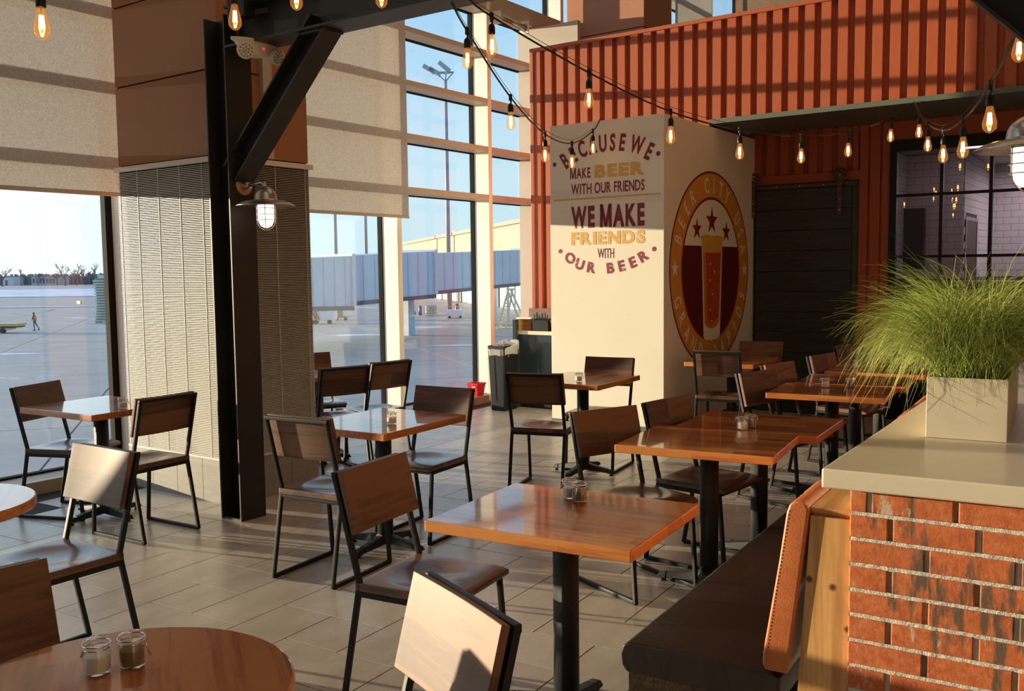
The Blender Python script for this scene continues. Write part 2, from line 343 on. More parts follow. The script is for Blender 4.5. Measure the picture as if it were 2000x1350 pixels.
for bi in range(-5, 14):
    for bj in range(-9, 16):
        cx, cy = OX+3*A_*bi, OY+3*A_*bj
        for (ix, iy, k) in ((0, 0, (1, 1)), (1, 0, (1, 2)), (0, -1, (2, 1)), (-1, -1, (1, 2)), (-1, 1, (2, 1))):
            x, y = cx+ix*A_, cy+iy*A_; mx, my = x+k[0]*A_/2, y+k[1]*A_/2; w = toW(Vector((mx, my, 0)))
            if w.x-k[0]*A_/2 < -6.79 or w.x > 8 or w.y < -6 or w.y > 15.5: continue
            d = Vector((mx, my, -EYE)); dep = d.dot(F); vis = False
            if dep > .5:
                px, py = 1000+FPX*d.dot(RT)/dep, 675-FPX*d.dot(UP)/dep
                vis = -60 < px < 1680 and py < 1420 and not (mx > -1.15 and my > 2.4) and w.y < 9.3
            cells.append((dep if vis else 1e3+abs(dep), x, y, k))
cells.sort(key=lambda c: c[0])
rest = MB()
for i, (dep, x, y, k) in enumerate(cells):
    if i < 300 and dep < 1e3:
        o = bpy.data.objects.new('floor_tile', TM[k]); COL.objects.link(o); o.parent = floor; o.location = (x, y, random.uniform(-.0001, .0001))
    else:
        me = TM[k]; rest.add([(v.co.x+x, v.co.y+y, v.co.z) for v in me.vertices], [tuple(p.vertices) for p in me.polygons])
tag(rest.build('floor_tiles', TILE, floor), kind='stuff')

# ---- facade: glass wall at u = -7, fins every bay
FINS = [-5.37, -3.73, -2.09, -.45, 1.15, 2.75, 4.345, 5.92, 7.50, 9.145, 10.79, 12.43, 14.07, 15.7, 17.35]
ZT = [(2.445, 2.510), (3.02, 3.082), (3.588, 3.648), (4.155, 4.213), (4.68, 4.89), (5.90, 5.98)]
for i in range(len(FINS)-1):
    v0, v1 = FINS[i]+.07, FINS[i+1]
    w = structE('window_%d' % (i+1), 'tall curtain wall window bay with beige transoms, bay %d along the glass wall' % (i+1), 'window')
    b = MB(); b.box(-7.02, -6.80, v0-.07, v0, 0, 7.5); b.build('mullion_fin', FINW, w, bevel=.004)
    b = MB(); b.box(-7.085, -7.022, v0-.07, v0+.004, .093, 7.5).box(-7.085, -7.022, v1-(.055 if v1 < 5 else .008), v1-.001, .093, 7.5).box(-7.085, -7.022, v0+.004, v1-.008, .093, .108); b.build('gasket_frame', GASKET, w)
    z = .093
    for (a, c) in ZT+[(7.4, 7.5)]:
        b = MB(); b.box(-7.02, -6.805, v0, v1, a, c); b.build('transom', FINB, w, bevel=.003)
        b = MB(); b.box(-7.075, -7.022, v0, v1, a-.010, a+.01); b.build('gasket', GASKET, w)
        b = MB(); b.box(-7.056, -7.046, v0+.004, v1-.008, z, a); b.build('pane', PANE, w)
        z = c
o = MB().box(-7.09, -6.77, -6, 17.4, -.25, .093).build('trim_1', plain('sill_stone', (.36, .33, .26), .45), None, rz=DT, bevel=.004); tag(o, 'low stone sill under the glass wall', 'sill', None, 'structure')
# end return wall between facade and container
o = MB().box(-7.04, -6.14, 10.13, 10.20, 0, 4.66).build('trim_2', FINB, None, rz=DT); tag(o, 'beige end mullion beside the red container', 'trim', None, 'structure')
# ---- ceiling and hidden walls
for nm, bx, mt, lb in (('ceiling', (-7.05, 8, -6, 17.4, 7.5, 7.7), plain('ceiling_paint', (.30, .26, .22), .8), 'high pale ceiling'),
                       ('wall_right', (8, 8.2, -6, 17.4, -.25, 7.5), plain('hall_wall', (.19, .115, .07), .8), 'far right hall wall'),
                       ('wall_rear', (-7.05, 8, -6.2, -6, -.25, 7.5), plain('hall_wall', (.19, .115, .07), .8), 'wall behind the viewer'),
                       ('wall_far', (-7.05, 8, 17.4, 17.6, -.25, 7.5), plain('hall_wall', (.19, .115, .07), .8), 'far wall beyond the container')):
    tag(MB().box(*bx).build(nm, mt, None, rz=DT), lb, 'wall' if nm != 'ceiling' else 'ceiling', None, 'structure')

# ---- roller shades
def shade(v0, v1, zb, ztop, label, closed=True):
    t = thing('roller_shade', label, 'shade', (0, 0, 0), DT, 'roller shades on the glass wall')
    b = MB(); b.box(-6.742, -6.7405, v0, v1, zb+.03, ztop-.03); b.build('fabric', FABRIC, t)
    b = MB(); b.box(-6.75, -6.732, v0, v1, zb, zb+.032); b.build('hem_bar', FINB, t, bevel=.004)
    b = MB(); b.tube([(-6.745, v0, ztop), (-6.745, v1, ztop)], .045, 12); b.build('roller_tube', GALV, t, smooth=True)
    for v in (v0, v1): MB().box(-6.79, -6.69, v-.012, v+.012, ztop-.06, ztop+.06).build('bracket', FINW, t)
    return t
shade(2.80, 4.33, 2.205, 6.8, 'cream roller shade pulled down left of the tall terracotta pillar')
shade(1.18, 2.74, 2.205, 6.8, 'unseen cream roller shade added to block high sun outside the left picture edge')  # out of view, added so sun enters only below the hem
shade(-.42, 1.12, 2.205, 6.8, 'unseen cream roller shade added against high sun in the bay nearest the viewer')  # also out of view, added to hold back the upper sun
shade(5.98, 7.62, 2.165, 6.8, 'cream roller shade pulled down right of the tall terracotta pillar')
t = thing('rolled_up_shade', 'rolled up roller shade on white brackets under the top transom beside the container', 'shade', (0, 0, 0), DT)
MB().tube([(-6.74, 9.28, 4.60), (-6.74, 9.84, 4.60)], .045, 12).build('roller_tube', GALV, t, smooth=True)
for v in (9.26, 9.85): MB().box(-6.80, -6.68, v-.01, v+.01, 4.53, 4.68).build('bracket', FINW, t)
shade(12.5, 14.0, 4.0, 6.8, 'pale roller shade high above the container roof'); shade(14.15, 15.6, 4.0, 6.8, 'pale roller shade farthest above the container roof')

# ---- terracotta pillars with blinds
def pillar(name, u0, u1, v0, v1, label, blinds):
    t = thing(name, label, 'pillar', (0, 0, 0), DT)
    MB().box(u0+.012, u1-.012, v0+.012, v1-.012, 0, 7.5).build('core', PANELDARK, t)
    z = .40 if blinds else 0
    for z0, z1 in ((.31, 2.395), (2.405, 2.97), (2.982, 3.54), (3.552, 4.11), (4.122, 4.68), (4.692, 5.25), (5.262, 5.9), (5.912, 7.5)):
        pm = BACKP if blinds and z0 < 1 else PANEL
        b = MB(); b.box(u0, u1, v0, v0+.02, z0, z1); b.build('panel', pm, t)
        b = MB(); b.box(u1-.02, u1, v0+.021, v1, z0, z1); b.build('panel', pm, t)
        b = MB(); b.box(u0, u0+.02, v0+.021, v1, z0, z1).box(u0+.021, u1-.021, v1-.02, v1, z0, z1); b.build('panel', PANEL, t)
    for k in range(4):
        a = (u1-u0)/4; MB().box(u0+a*k+.002, u0+a*(k+1)-.002, v0-.02, v0, 0, .31).build('plinth_tile', GREYTILE, t)
    for k in range(3):
        a = (v1-v0)/3; MB().box(u1, u1+.02, v0+a*k-.018*(k == 0), v0+a*(k+1)-.004, 0, .31).build('plinth_tile', GREYTILE, t)
    return t
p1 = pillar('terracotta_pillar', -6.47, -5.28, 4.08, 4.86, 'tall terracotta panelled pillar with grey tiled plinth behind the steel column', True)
p2 = pillar('terracotta_pillar', -6.83, -5.68, 11.0, 11.8, 'second terracotta pillar rising above the container roof', False)
MB().box(-5.28, -5.24, 4.43, 4.51, 2.40, 7.4).build('cable_raceway', plain('raceway_paint', (.55, .50, .42), .5), p1)
def blinds(face):
    pitch = .0122; zb, zt = .325, 2.355; n = int((zt-zb)/pitch)
    lab = 'white slatted blind on the window side of the terracotta pillar, catching the sun' if face == 0 else 'shaded slatted blind on the narrow right side of the terracotta pillar'
    t = thing('venetian_blind', lab, 'blind', (0, 0, 0), DT, 'slatted blinds on the pillar')
    b = MB()
    for i in range(n):
        z = zb+i*pitch
        if face == 0: b.hexa([(-6.45, 4.052, z), (-5.285, 4.052, z), (-5.285, 4.066, z+.0040), (-6.45, 4.066, z+.0040), (-6.45, 4.052, z+.0040), (-5.285, 4.052, z+.0040), (-5.285, 4.066, z+.0075), (-6.45, 4.066, z+.0075)])
        else: b.hexa([(-5.252, 4.09, z), (-5.252, 4.845, z), (-5.266, 4.845, z+.005), (-5.266, 4.09, z+.005), (-5.252, 4.09, z+.0012), (-5.252, 4.845, z+.0012), (-5.266, 4.845, z+.0062), (-5.266, 4.09, z+.0062)])
    tag(b.build('slats', SLAT, t), kind='stuff')
    if face == 0:
        MB().box(-6.47, -5.27, 4.035, 4.075, zt, zt+.035).build('head_rail', SLAT, t); MB().box(-6.45, -5.285, 4.045, 4.07, zb-.018, zb-.003).build('bottom_rail', SLAT, t)
        for u in (-6.42, -6.20, -5.95, -5.70, -5.45): MB().box(u-.0015, u+.0015, 4.049, 4.0515, zb, zt).build('ladder_cord', SLAT, t)
    else:
        MB().box(-5.275, -5.235, 4.075, 4.87, zt, zt+.035).build('head_rail', SLAT, t); MB().box(-5.27, -5.245, 4.09, 4.845, zb-.018, zb-.003).build('bottom_rail', SLAT, t)
        for v in (4.2, 4.52, 4.80): MB().box(-5.2515, -5.249, v-.0015, v+.0015, zb, zt).build('ladder_cord', SLAT, t)
    return t
blinds(0); blinds(1)
# ============================================================ STEEL FRAME
def wsec(b, u0, u1, v0, v1, z0, z1, tf=.014, tw=.010):     # vertical wide-flange column, flanges face +-u
    b.box(u0, u0+tf, v0, v1, z0, z1).box(u1-tf, u1, v0, v1, z0, z1); vm = (v0+v1)/2; b.box(u0+tf, u1-tf, vm-tw/2, vm+tw/2, z0, z1)
def column(u0, u1, label):
    t = thing('steel_column', label, 'column', (0, 0, 0), DT)
    b = MB(); wsec(b, u0, u1, 3.822, 4.023, 0, 3.20); b.build('shaft', STEEL, t, bevel=.002)
    MB().box(u0+.005, u1-.005, 3.83, 4.015, 0, .012).build('base_plate', STEEL, t)
    return t
column(-5.072, -4.866, 'dark steel wide-flange column standing in front of the terracotta pillar')
column(-.262, -.056, 'dark steel column just outside the right picture edge carrying the cage lamp')
def beam(p0, p1, name, label, wd=.20, dp=.25):   # I-beam between two points in the plane v = const, wd across v
    t = thing(name, label, 'beam', (0, 0, 0), DT)
    p0, p1 = Vector(p0), Vector(p1); d = (p1-p0).normalized(); n = Vector((0, 1, 0)); u = n.cross(d).normalized()
    if u.z < 0: u = -u
    def slab(a0, a1, h0, h1):
        q = []
        for h in (h0, h1):
            for (p, s) in ((p0, -1), (p1, -1), (p1, 1), (p0, 1)): q.append(p+n*(a1 if s > 0 else a0)+u*h)
        return q
    b = MB(); b.hexa(slab(-wd/2, wd/2, 0, .014)); b.build('bottom_flange', STEEL, t)
    b = MB(); b.hexa(slab(-wd/2, wd/2, dp-.014, dp)); b.build('top_flange', STEEL, t)
    b = MB(); b.hexa(slab(-.005, .005, .014, dp-.014)); b.build('web', STEEL, t)
    return t
beam((-4.866, 3.922, 2.995), (-.262, 3.922, 2.995), 'steel_beam', 'dark horizontal steel beam running from the column towards the upper right')
def brace(a, b_, label):
    t = thing('diagonal_brace', label, 'brace', (0, 0, 0), DT)
    a, b_ = Vector(a), Vector(b_); d = (b_-a).normalized(); n = Vector((0, 1, 0)); u = n.cross(d).normalized(); u = u if u.z > 0 else -u
    for nm, h, th, w in (('bottom_flange', 0, .012, .15), ('top_flange', .138, .012, .15)):
        q = []
        for hh in (h, h+th):
            for p, s in ((a, -1), (b_, -1), (b_, 1), (a, 1)): q.append(p+n*s*w/2+u*hh)
        MB().hexa(q).build(nm, STEEL, t)
    q = []
    for hh in (.012, .138):
        for p, s in ((a, -1), (b_, -1), (b_, 1), (a, 1)): q.append(p+n*s*.005+u*hh)
    MB().hexa(q).build('web', STEEL, t)
    MB().box(min(a.x, b_.x) if d.x*d.z < 0 else a.x, (min(a.x, b_.x) if d.x*d.z < 0 else a.x)+.004, 3.85, 3.99, 2.2, 2.3) if False else None
    e = a if a.z > b_.z else b_
    MB().box(e.x-.19 if d.x > 0 and d.z > 0 else e.x-.02, e.x+.02 if d.x > 0 and d.z > 0 else e.x+.19, 3.85, 3.995, 2.978, 2.993).build('gusset_plate', STEEL, t)
    return t
brace((-4.852, 3.922, 2.175), (-4.03, 3.922, 2.978), 'dark diagonal steel brace between the column and the beam at upper left')
brace((-.276, 3.922, 2.19), (-1.05, 3.922, 2.978), 'dark diagonal steel brace at the upper right picture corner')
# junction box and emergency light
t = thing('junction_box', 'black junction box with conduit drop on the steel beam above the emergency light', 'box', (0, 0, 0), DT)
MB().box(-4.78, -4.62, 3.78, 3.86, 3.14, 3.26).build('housing', BLACK, t, bevel=.004); MB().tube([(-4.70, 3.80, 3.14), (-4.70, 3.80, 3.02)], .011, 10).build('conduit', BLACK, t, smooth=True)
t = thing('emergency_light', 'white twin-head emergency light with a red indicator hanging under the steel beam', 'emergency light', w2(-4.615, 3.87, 2.965), DT+deg(88))
def em():
    b = MB(); n = 14
    lo, hi = [], []
    for i in range(n+1):
        x = -.165+.33*i/n; e = 1-abs(x/.165)**3; lo.append((x, .028-.055*e, .028-.082*max(0, 1-abs(x/.15)**2.2))); hi.append((x, .028-.058*e, .045))
    for i in range(n):
        a, c = lo[i], lo[i+1]; d, e = hi[i], hi[i+1]
        b.hexa([(a[0], a[1], a[2]), (c[0], c[1], c[2]), (c[0], .04, c[2]), (a[0], .04, a[2]), (d[0], d[1], d[2]), (e[0], e[1], e[2]), (e[0], .04, e[2]), (d[0], .04, d[2])])
    b.build('body', WHITEPL, t, smooth=False)
    for s in (-1, 1):
        c = Vector((s*.115, -.03, -.035)); d = Vector((s*.35-.15, -1, -.35)).normalized()
        q = d.to_track_quat('Z', 'X').to_matrix()
        def pl(prof, nm, mt):
            bb = MB(); bb.lathe(prof, 18); bb.v = [tuple(q @ Vector(v)+c) for v in bb.v]; return bb.build(nm, mt, t, smooth=True)
        h = pl([(.02, -.03), (.045, -.02), (.052, .0), (.052, .018), (.046, .02)], 'lamp_head', WHITEPL)
        bb = MB()
        for ring, k in ((0, 1), (.018, 6), (.036, 11)):
            for j in range(k): a = 2*pi*j/k; bb.lathe([(.008, .018), (.006, .024), (.001, .026)], 8, (ring*cos(a), ring*sin(a), 0))
        bb.v = [tuple(q @ Vector(v)+c) for v in bb.v]; bb.build('lens_cluster', plain('lens_grey', (.45, .43, .4), .2, .5), t, smooth=True)
    MB().lathe([(.004, 0), (.004, .004)], 8, (.02, -.0335, -.008)).build('indicator', REDLED, t)
em()
# cage lamps
def cage_lamp(u, v, z, s, label):
    t = thing('cage_lamp', label, 'wall lamp', w2(u, v, z), DT+(0 if s > 0 else pi), 'galvanised cage lamps on the steel columns')
    # local: mounts at x = -.205, bulb axis at x = 0, z = 0 at brim
    b = MB(); b.lathe([(.002, 0), (.062, 0), (.062, .008), (.055, .010), (.002, .010)], 28); b.v = [(-.205+p[2], p[1], .115+p[0]) for p in b.v]; b.build('mounting_plate', BRASSY, t, smooth=False)
    b = MB(); b.tube([(-.195, 0, .115), (-.15, 0, .112)], [.030, .024], 14); b.tube([(-.16, 0, .112), (-.08, 0, .118), (-.03, 0, .122), (-.008, 0, .112), (0, 0, .085)], .0125, 12); b.build('arm', GALV, t, smooth=True)
    b = MB(); b.lathe([(.016, .095), (.03, .088), (.052, .070), (.066, .045), (.070, .018), (.072, .010), (.12, .004), (.158, -.010), (.176, -.022), (.180, -.024), (.177, -.027), (.12, -.006), (.066, -.002), (.04, -.001)], 40, cap=False); b.build('shade', GALV, t, smooth=True)
    b = MB(); b.lathe([(.056, -.004), (.058, -.02), (.055, -.02), (.055, -.004)], 28, cap=False); b.build('collar', GALV, t, smooth=True)
    b = MB(); b.lathe([(.050, -.005), (.050, -.10), (.046, -.125), (.034, -.148), (.015, -.160), (.002, -.162)], 24); b.build('lamp_glass', LAMPG, t, smooth=True)
    b = MB()
    for zz in (-.04, -.078, -.112): b.tube([(.0585*cos(2*pi*j/24), .0585*sin(2*pi*j/24), zz) for j in range(24)], .0024, 6, True)
    for j in range(4):
        a = pi/4+pi/2*j; b.tube([(.0585*cos(a)*k, .0585*sin(a)*k, zz) for k, zz in ((1, -.004), (1, -.11), (.9, -.138), (.62, -.162), (.2, -.176), (0, -.178))], .0024, 6)
    b.build('wire_cage', GALV, t, smooth=True); return t
cage_lamp(-4.661, 3.93, 2.043, 1, 'small galvanised cage lamp glowing on the dark column in front of the blinds')
cage_lamp(-.467, 3.93, 2.043, -1, 'large cage lamp cut by the right picture edge')

# ============================================================ RED CONTAINER
VC, VD = 9.068, 10.18
def corr(b, u0, u1, v, z0, z1, pitch=.300, depth=.036, first=None, back=None, th=.002):
    # outer flat, slope, inner flat, slope; front at v, recess at v+depth
    pts = [(u0, v)]; u = first if first is not None else u0
    while u < u1-.05:
        for du, dv in ((0, 0), (.030, depth), (.098, depth), (.128, 0)):
            if u+du <= u1: pts.append((u+du, v+dv))
        u += pitch*.5 if False else pitch
    pts.append((u1, v))
    vs = []; fs = []
    for x, y in pts: vs += [(x, y, z0), (x, y, z1), (x, y+th, z0), (x, y+th, z1)]
    for i in range(len(pts)-1):
        a = 4*i; c = a+4; fs += [(a, c, c+1, a+1), (a+2, a+3, c+3, c+2), (a+1, c+1, c+3, a+3), (a, a+2, c+2, c)]
    b.add(vs, fs); return b
cont = thing('shipping_container', 'rust red corrugated container wall raised above the recessed doorway and windows', 'container', (0, 0, 0), DT)
PT = .1557
def corr2(b, u0, u1, v, z0, z1, start, pitch=PT):
    pts = [(u0, v)]; u = start
    while u+.062 < u1: pts += [(u, v), (u+.012, v+.042), (u+.052, v+.042), (u+.066, v)]; u += pitch
    pts.append((u1, v)); vs = []; fs = []
    for x, y in pts: vs += [(x, y, z0), (x, y, z1), (x, y+.05, z0), (x, y+.05, z1)]
    for i in range(len(pts)-1):
        a = 4*i; c = a+4; fs += [(a, c, c+1, a+1), (a+2, a+3, c+3, c+2), (a+1, c+1, c+3, a+3), (a, a+2, c+2, c)]
    return b.add(vs, fs)
b = MB(); corr2(b, -6.12, 4.0, VC, 3.10, 4.075, -6.0); b.build('corrugated_side', RUST, cont)
b = MB(); corr2(b, -6.12, -3.94, VC, 0, 3.10, -6.0); b.build('corrugated_lower_side', RUST, cont)
MB().box(-6.135, 4.0, VC-.012, VC+.06, 4.075, 4.115).build('top_rail', RUST, cont, bevel=.004)
MB().box(-6.135, -6.085, VC-.012, VC+.06, 0, 4.075).build('corner_post', RUST, cont, bevel=.004)
MB().box(-6.135, -6.10, VC+.06, 10.9, 0, 4.1).build('end_wall', RUST, cont)
MB().box(-6.10, 4.0, VC+.06, 10.9, 4.06, 4.10).build('roof', RUST, cont)
MB().box(-6.10, 4.0, 10.86, 10.9, 3.1, 4.06).build('rear_side', RUST, cont)
b = MB(); b.box(-3.93, 4.0, VC-.02, VC+.012, 3.052, 3.10).box(-3.93, 4.0, VC+.012, VC+.06, 3.052, 3.062); b.build('bottom_channel', GREENM, cont)
MB().box(-3.93, 4.0, VC+.012, VD+.1, 3.062, 3.075).build('soffit', GREENM, cont)
# recess back wall (structure)
rw = structE('wall_back', 'rust red corrugated recess wall behind the barn door', 'wall')
def corr3(b, u0, u1, v, z0, z1, start, pitch=.1557):
    return corr2(b, u0, u1, v, z0, z1, start, pitch)
b = MB(); corr3(b, -3.95, -2.76, VD, 2.60, 3.06, -3.815); b.build('corrugated_sheet', RUST, rw)
b = MB(); b.box(-3.95, -2.745, VD-.012, VD+.05, 2.50, 2.60); b.build('header_rail', RUST, rw, bevel=.006)
b = MB(); b.box(-2.745, -2.66, VD-.01, VD+.05, 0, 3.06).box(-2.66, -2.64, VD+.02, VD+.05, 0, 3.06).box(-2.64, -2.54, VD, VD+.05, 0, 3.06).box(-2.54, -2.52, VD+.02, VD+.05, 0, 3.06).box(-2.52, -2.44, VD-.005, VD+.05, 0, 3.06); b.build('door_jamb_panel', RUST, rw, bevel=.003)
b = MB(); b.box(-2.44, 4.0, VD-.004, VD+.05, 2.86, 3.06); b.build('window_header', RUST, rw)
b = MB(); b.box(-3.95, -3.90, VD, VD+.05, 0, 2.5).box(-3.90, -2.745, VD+.03, VD+.05, 0, 2.5); b.build('backing', GREENM, rw)
# barn door
t = thing('barn_door', 'charcoal sliding barn door hung on spoked wheels in the dark recess', 'door', (0, 0, 0), DT)
for k in range(11):
    z0 = .01+k*.2205; MB().box(-3.835, -2.80, VD-.085, VD-.045, z0, z0+.2165).build('door_plank', DOORM, t, bevel=.003)
MB().box(-3.95, -2.76, VD-.075, VD-.063, 2.445, 2.485).build('track', IRON, t, bevel=.002)
for u in (-3.885+.03, -2.918):
    b = MB(); b.tube([(.066*cos(2*pi*j/28), 0, .066*sin(2*pi*j/28)) for j in range(28)], .011, 8, True)
    for j in range(6): a = pi*j/3; b.tube([(0, 0, 0), (.066*cos(a), 0, .066*sin(a))], .006, 6)
    b.lathe([(.018, -.012), (.018, .012)], 12); n = 24
    for i in range(len(b.v)-24, len(b.v)): p = b.v[i]; b.v[i] = (p[0], p[2], p[1])
    b.v = [(p[0]+u, p[1]+VD-.09, p[2]+2.555) for p in b.v]; h = b.build('wheel', IRON, t, smooth=True)
    MB().box(u-.024, u+.024, VD-.108, VD-.102, 2.14, 2.56).build('hanger_strap', IRON, t, bevel=.002)
    b = MB()
    for z in (2.19, 2.30, 2.555): b.lathe([(.008, 0), (.006, .006), (.001, .008)], 8, (0, 0, 0)); 
    b2 = MB()
    for z in (2.19, 2.30, 2.555): b2.box(u-.006, u+.006, VD-.114, VD-.108, z-.006, z+.006)
    b2.build('bolt', CHROME, t, bevel=.002)
b2 = MB()
for u in (-3.6, -3.35, -3.10): b2.box(u-.006, u+.006, VD-.08, VD-.075, 2.459, 2.471)
b2.build('track_bolts', CHROME, t)
# gap trim left of door
MB().box(-3.90, -3.86, VD-.05, VD, 0, 2.44).build('door_edge_post', GREENM, t)
# kitchen window
kw = structE('window_20', 'black steel framed kitchen window with square panes', 'window')
b = MB(); b.box(-2.44, -2.37, VD-.03, VD+.04, .9, 2.87).box(-2.37, 3.0, VD-.03, VD+.04, 2.755, 2.87).box(-2.37, 3.0, VD-.03, VD+.04, .9, .96); b.build('outer_frame', BLACK, kw, bevel=.003)
UM = [-2.37, -1.948, -1.503, -1.06, -.615, -.17, .28]
for u in UM[1:]: MB().box(u-.016, u+.016, VD-.02, VD+.03, .96, 2.755).build('vertical_muntin', BLACK, kw)
ZM = [.96, 1.06, 1.688, 2.309, 2.755]
for z in ZM[1:-1]: MB().box(-2.37, .28, VD-.022, VD+.028, z-.014, z+.014).build('horizontal_muntin', BLACK, kw)
for i in range(len(UM)-1):
    for j in range(len(ZM)-1): MB().box(UM[i]+.002, UM[i+1]-.002, VD+.002, VD+.006, ZM[j]+.002, ZM[j+1]-.002).build('pane', PANE2, kw)
tag(MB().box(-2.44, 3.0, VD, VD+.06, 0, .9).build('trim_3', BLACK, None, rz=DT), 'black panel under the kitchen window', 'panel', None, 'structure')
tag(MB().box(.28, 3.0, VD, VD+.06, .9, 2.9).build('trim_4', RUST, None, rz=DT), 'rust red panel right of the kitchen window', 'panel', None, 'structure')
# kitchen beyond the glass
kb = structE('wall_kitchen', 'white subway tiled kitchen walls behind the black window', 'wall')
b = MB(); b.box(-2.72, -2.645, 10.26, 11.9, 0, 2.88).box(-2.645, -2.03, 11.81, 11.9, 0, 2.88).box(-2.1, -2.04, 11.9, 14.0, 0, 2.88).box(-2.04, 2.0, 13.6, 13.7, 0, 2.88).box(1.9, 2.0, 10.26, 13.6, 0, 2.88)
b.build('wall_core', GROUT, kb)
MB().box(-2.72, 2.0, 10.26, 13.7, -.02, .0).build('kitchen_floor', KWALL, kb)
def ceiling_tiles():
    u = -2.64
    while u < 1.9:
        v = 10.27
        while v < 13.6:
            MB().box(u+.004, min(u+.6, 1.9)-.004, v+.004, min(v+.6, 13.6)-.004, 2.885, 2.9).build('ceiling_panel', KWALL, kb); v += .6
        u += .6
    MB().box(-2.72, 2.0, 10.26, 13.7, 2.9, 2.95).build('ceiling_core', GROUT, kb)
ceiling_tiles()
TW, TH, TG = .178, .0845, .0035
def tmesh3(w, h, fac):
    b = MB(); b.box(0, w-TG, 0, .008, 0, h-TG) if fac == 'v' else b.box(0, .008, 0, w-TG, 0, h-TG)
    me = bpy.data.meshes.new('wall_tile'); me.from_pydata(b.v, [], b.f); me.materials.append(SUBWAY); me.update(); return me
TV, TU = tmesh3(TW, TH, 'v'), tmesh3(TW, TH, 'u')
tiles = []
def tilewall(fac, a0, a1, c, z0, z1, ok=lambda a, z: True):
    r = 0; z = z1
    while z-TH > z0:
        z -= TH; a = a0-(TW/2 if r % 2 else 0); r += 1
        while a < a1:
            s, e = max(a, a0), min(a+TW-TG, a1)
            if e-s > .01 and ok((s+e)/2, z): tiles.append((fac, s, e, c, z, abs(e-s-(TW-TG)) < 1e-4))
            a += TW
tilewall('v', -2.645, -2.03, 11.80, 1.42, 2.88)
tilewall('v', -2.03, -.9, 13.59, 1.42, 2.88)
tilewall('u', 11.83, 13.59, -2.038, 1.42, 2.88, lambda a, z: not (12.0 < a < 12.75 and z < 2.14))
tilewall('u', 10.3, 11.78, -2.645, 1.42, 2.88)
full = [t for t in tiles if t[5]]; full.sort(key=lambda t: (t[0] == 'u' and t[3] < -2.5, -t[4])); keep = set(id(t) for t in full[:290]); restb = MB()
for t_ in tiles:
    fac, s, e, c, z, fu = t_
    if fu and id(t_) in keep:
        o = bpy.data.objects.new('wall_tile', TV if fac == 'v' else TU); COL.objects.link(o); o.parent = kb; o.location = (s, c, z) if fac == 'v' else (c, s, z)
    elif fac == 'v': restb.box(s, e, c, c+.008, z, z+TH-TG)
    else: restb.box(c, c+.008, s, e, z, z+TH-TG)
tag(restb.build('cut_wall_tiles', SUBWAY, kb), kind='stuff')
b = MB(); b.box(-2.03, -2.02, 11.99, 12.03, 0, 2.16).box(-2.03, -2.02, 12.72, 12.76, 0, 2.16).box(-2.03, -2.02, 12.03, 12.72, 2.12, 2.16); b.build('doorway_frame', GALV, kb)
MB().box(-2.035, -2.026, 12.03, 12.72, 0, 2.12).build('doorway_leaf', IRON, kb)
t = tag(MB().box(-2.64, -2.42, 11.66, 11.79, 1.55, 2.26).build('kitchen_cabinet', plain('dark_cabinet', (.05, .05, .055), .5), None, rz=DT, bevel=.004), 'dark wall cabinet seen through the top left kitchen panes', 'cabinet')
t = thing('kitchen_counter', 'stainless kitchen counter with a dark edge behind the lower panes', 'counter', (0, 0, 0), DT)
MB().box(-2.63, -1.2, 11.1, 11.78, 1.36, 1.42).build('top', GALV, t, bevel=.004); MB().box(-2.63, -1.2, 11.12, 11.78, .0, 1.36).build('cabinet_body', plain('dark_cabinet', (.05, .05, .055), .5), t)
tag(MB().box(-1.95, -1.45, 10.9, 11.4, 2.868, 2.884).build('ceiling_light_panel', PANELL, None, rz=DT), 'bright square light panel in the kitchen ceiling', 'ceiling light')

# ============================================================ MURAL BOX
U0, U1, VM, VB, ZTOP = -5.117, -3.873, 7.900, 10.16, 3.011
ART = .9865                               # the artwork was measured for a slightly larger box
mb = thing('mural_column', 'cream boxed column painted with a beer slogan and a round beer city logo', 'column', (0, 0, 0), DT)
MB().box(U0, U1, VM, VB, .10, ZTOP).build('plaster_body', CREAM, mb, bevel=.004)
for k in range(4):
    a = (U1-U0)/4; MB().box(U0+a*k+.002-.0, U0+a*(k+1)-.002, VM-.010, VM, 0, .10).build('base_tile', GREENM, mb)
for k in range(7):
    a = (VB-VM)/7; MB().box(U1, U1+.010, VM+a*k+.002, VM+a*(k+1)-.002, 0, .10).build('base_tile', GREENM, mb)
def text_mesh(s, size=1.0, bold=.0, ext=.0):
    cu = bpy.data.curves.new('t', 'FONT'); cu.body = s; cu.size = size; cu.offset = bold; cu.resolution_u = 4
    o = bpy.data.objects.new('t', cu); COL.objects.link(o); bpy.context.view_layer.update()
    me = bpy.data.meshes.new_from_object(o.evaluated_get(bpy.context.evaluated_depsgraph_get()))
    vs = [tuple(v.co) for v in me.vertices]; fs = [tuple(p.vertices) for p in me.polygons]
    bpy.data.objects.remove(o); bpy.data.curves.remove(cu); bpy.data.meshes.remove(me)
    return vs, fs
GC = {}
def letter_m(bold):
    w, h, s, lo = .80+bold, .715+bold, .105+2.1*bold, -bold
    q = [[(0, lo), (s, lo), (s, h), (0, h)], [(w-s, lo), (w, lo), (w, h), (w-s, h)], [(0, h), (s*1.1, h), (w/2+s*.5, lo+.02), (w/2-s*.5, lo+.02)], [(w/2-s*.5, lo+.02), (w/2+s*.5, lo+.02), (w, h), (w-s*1.1, h)]]
    vs = [(x, y, 0) for p in q for x, y in p]; return vs, [tuple(range(4*i, 4*i+4)) for i in range(4)]
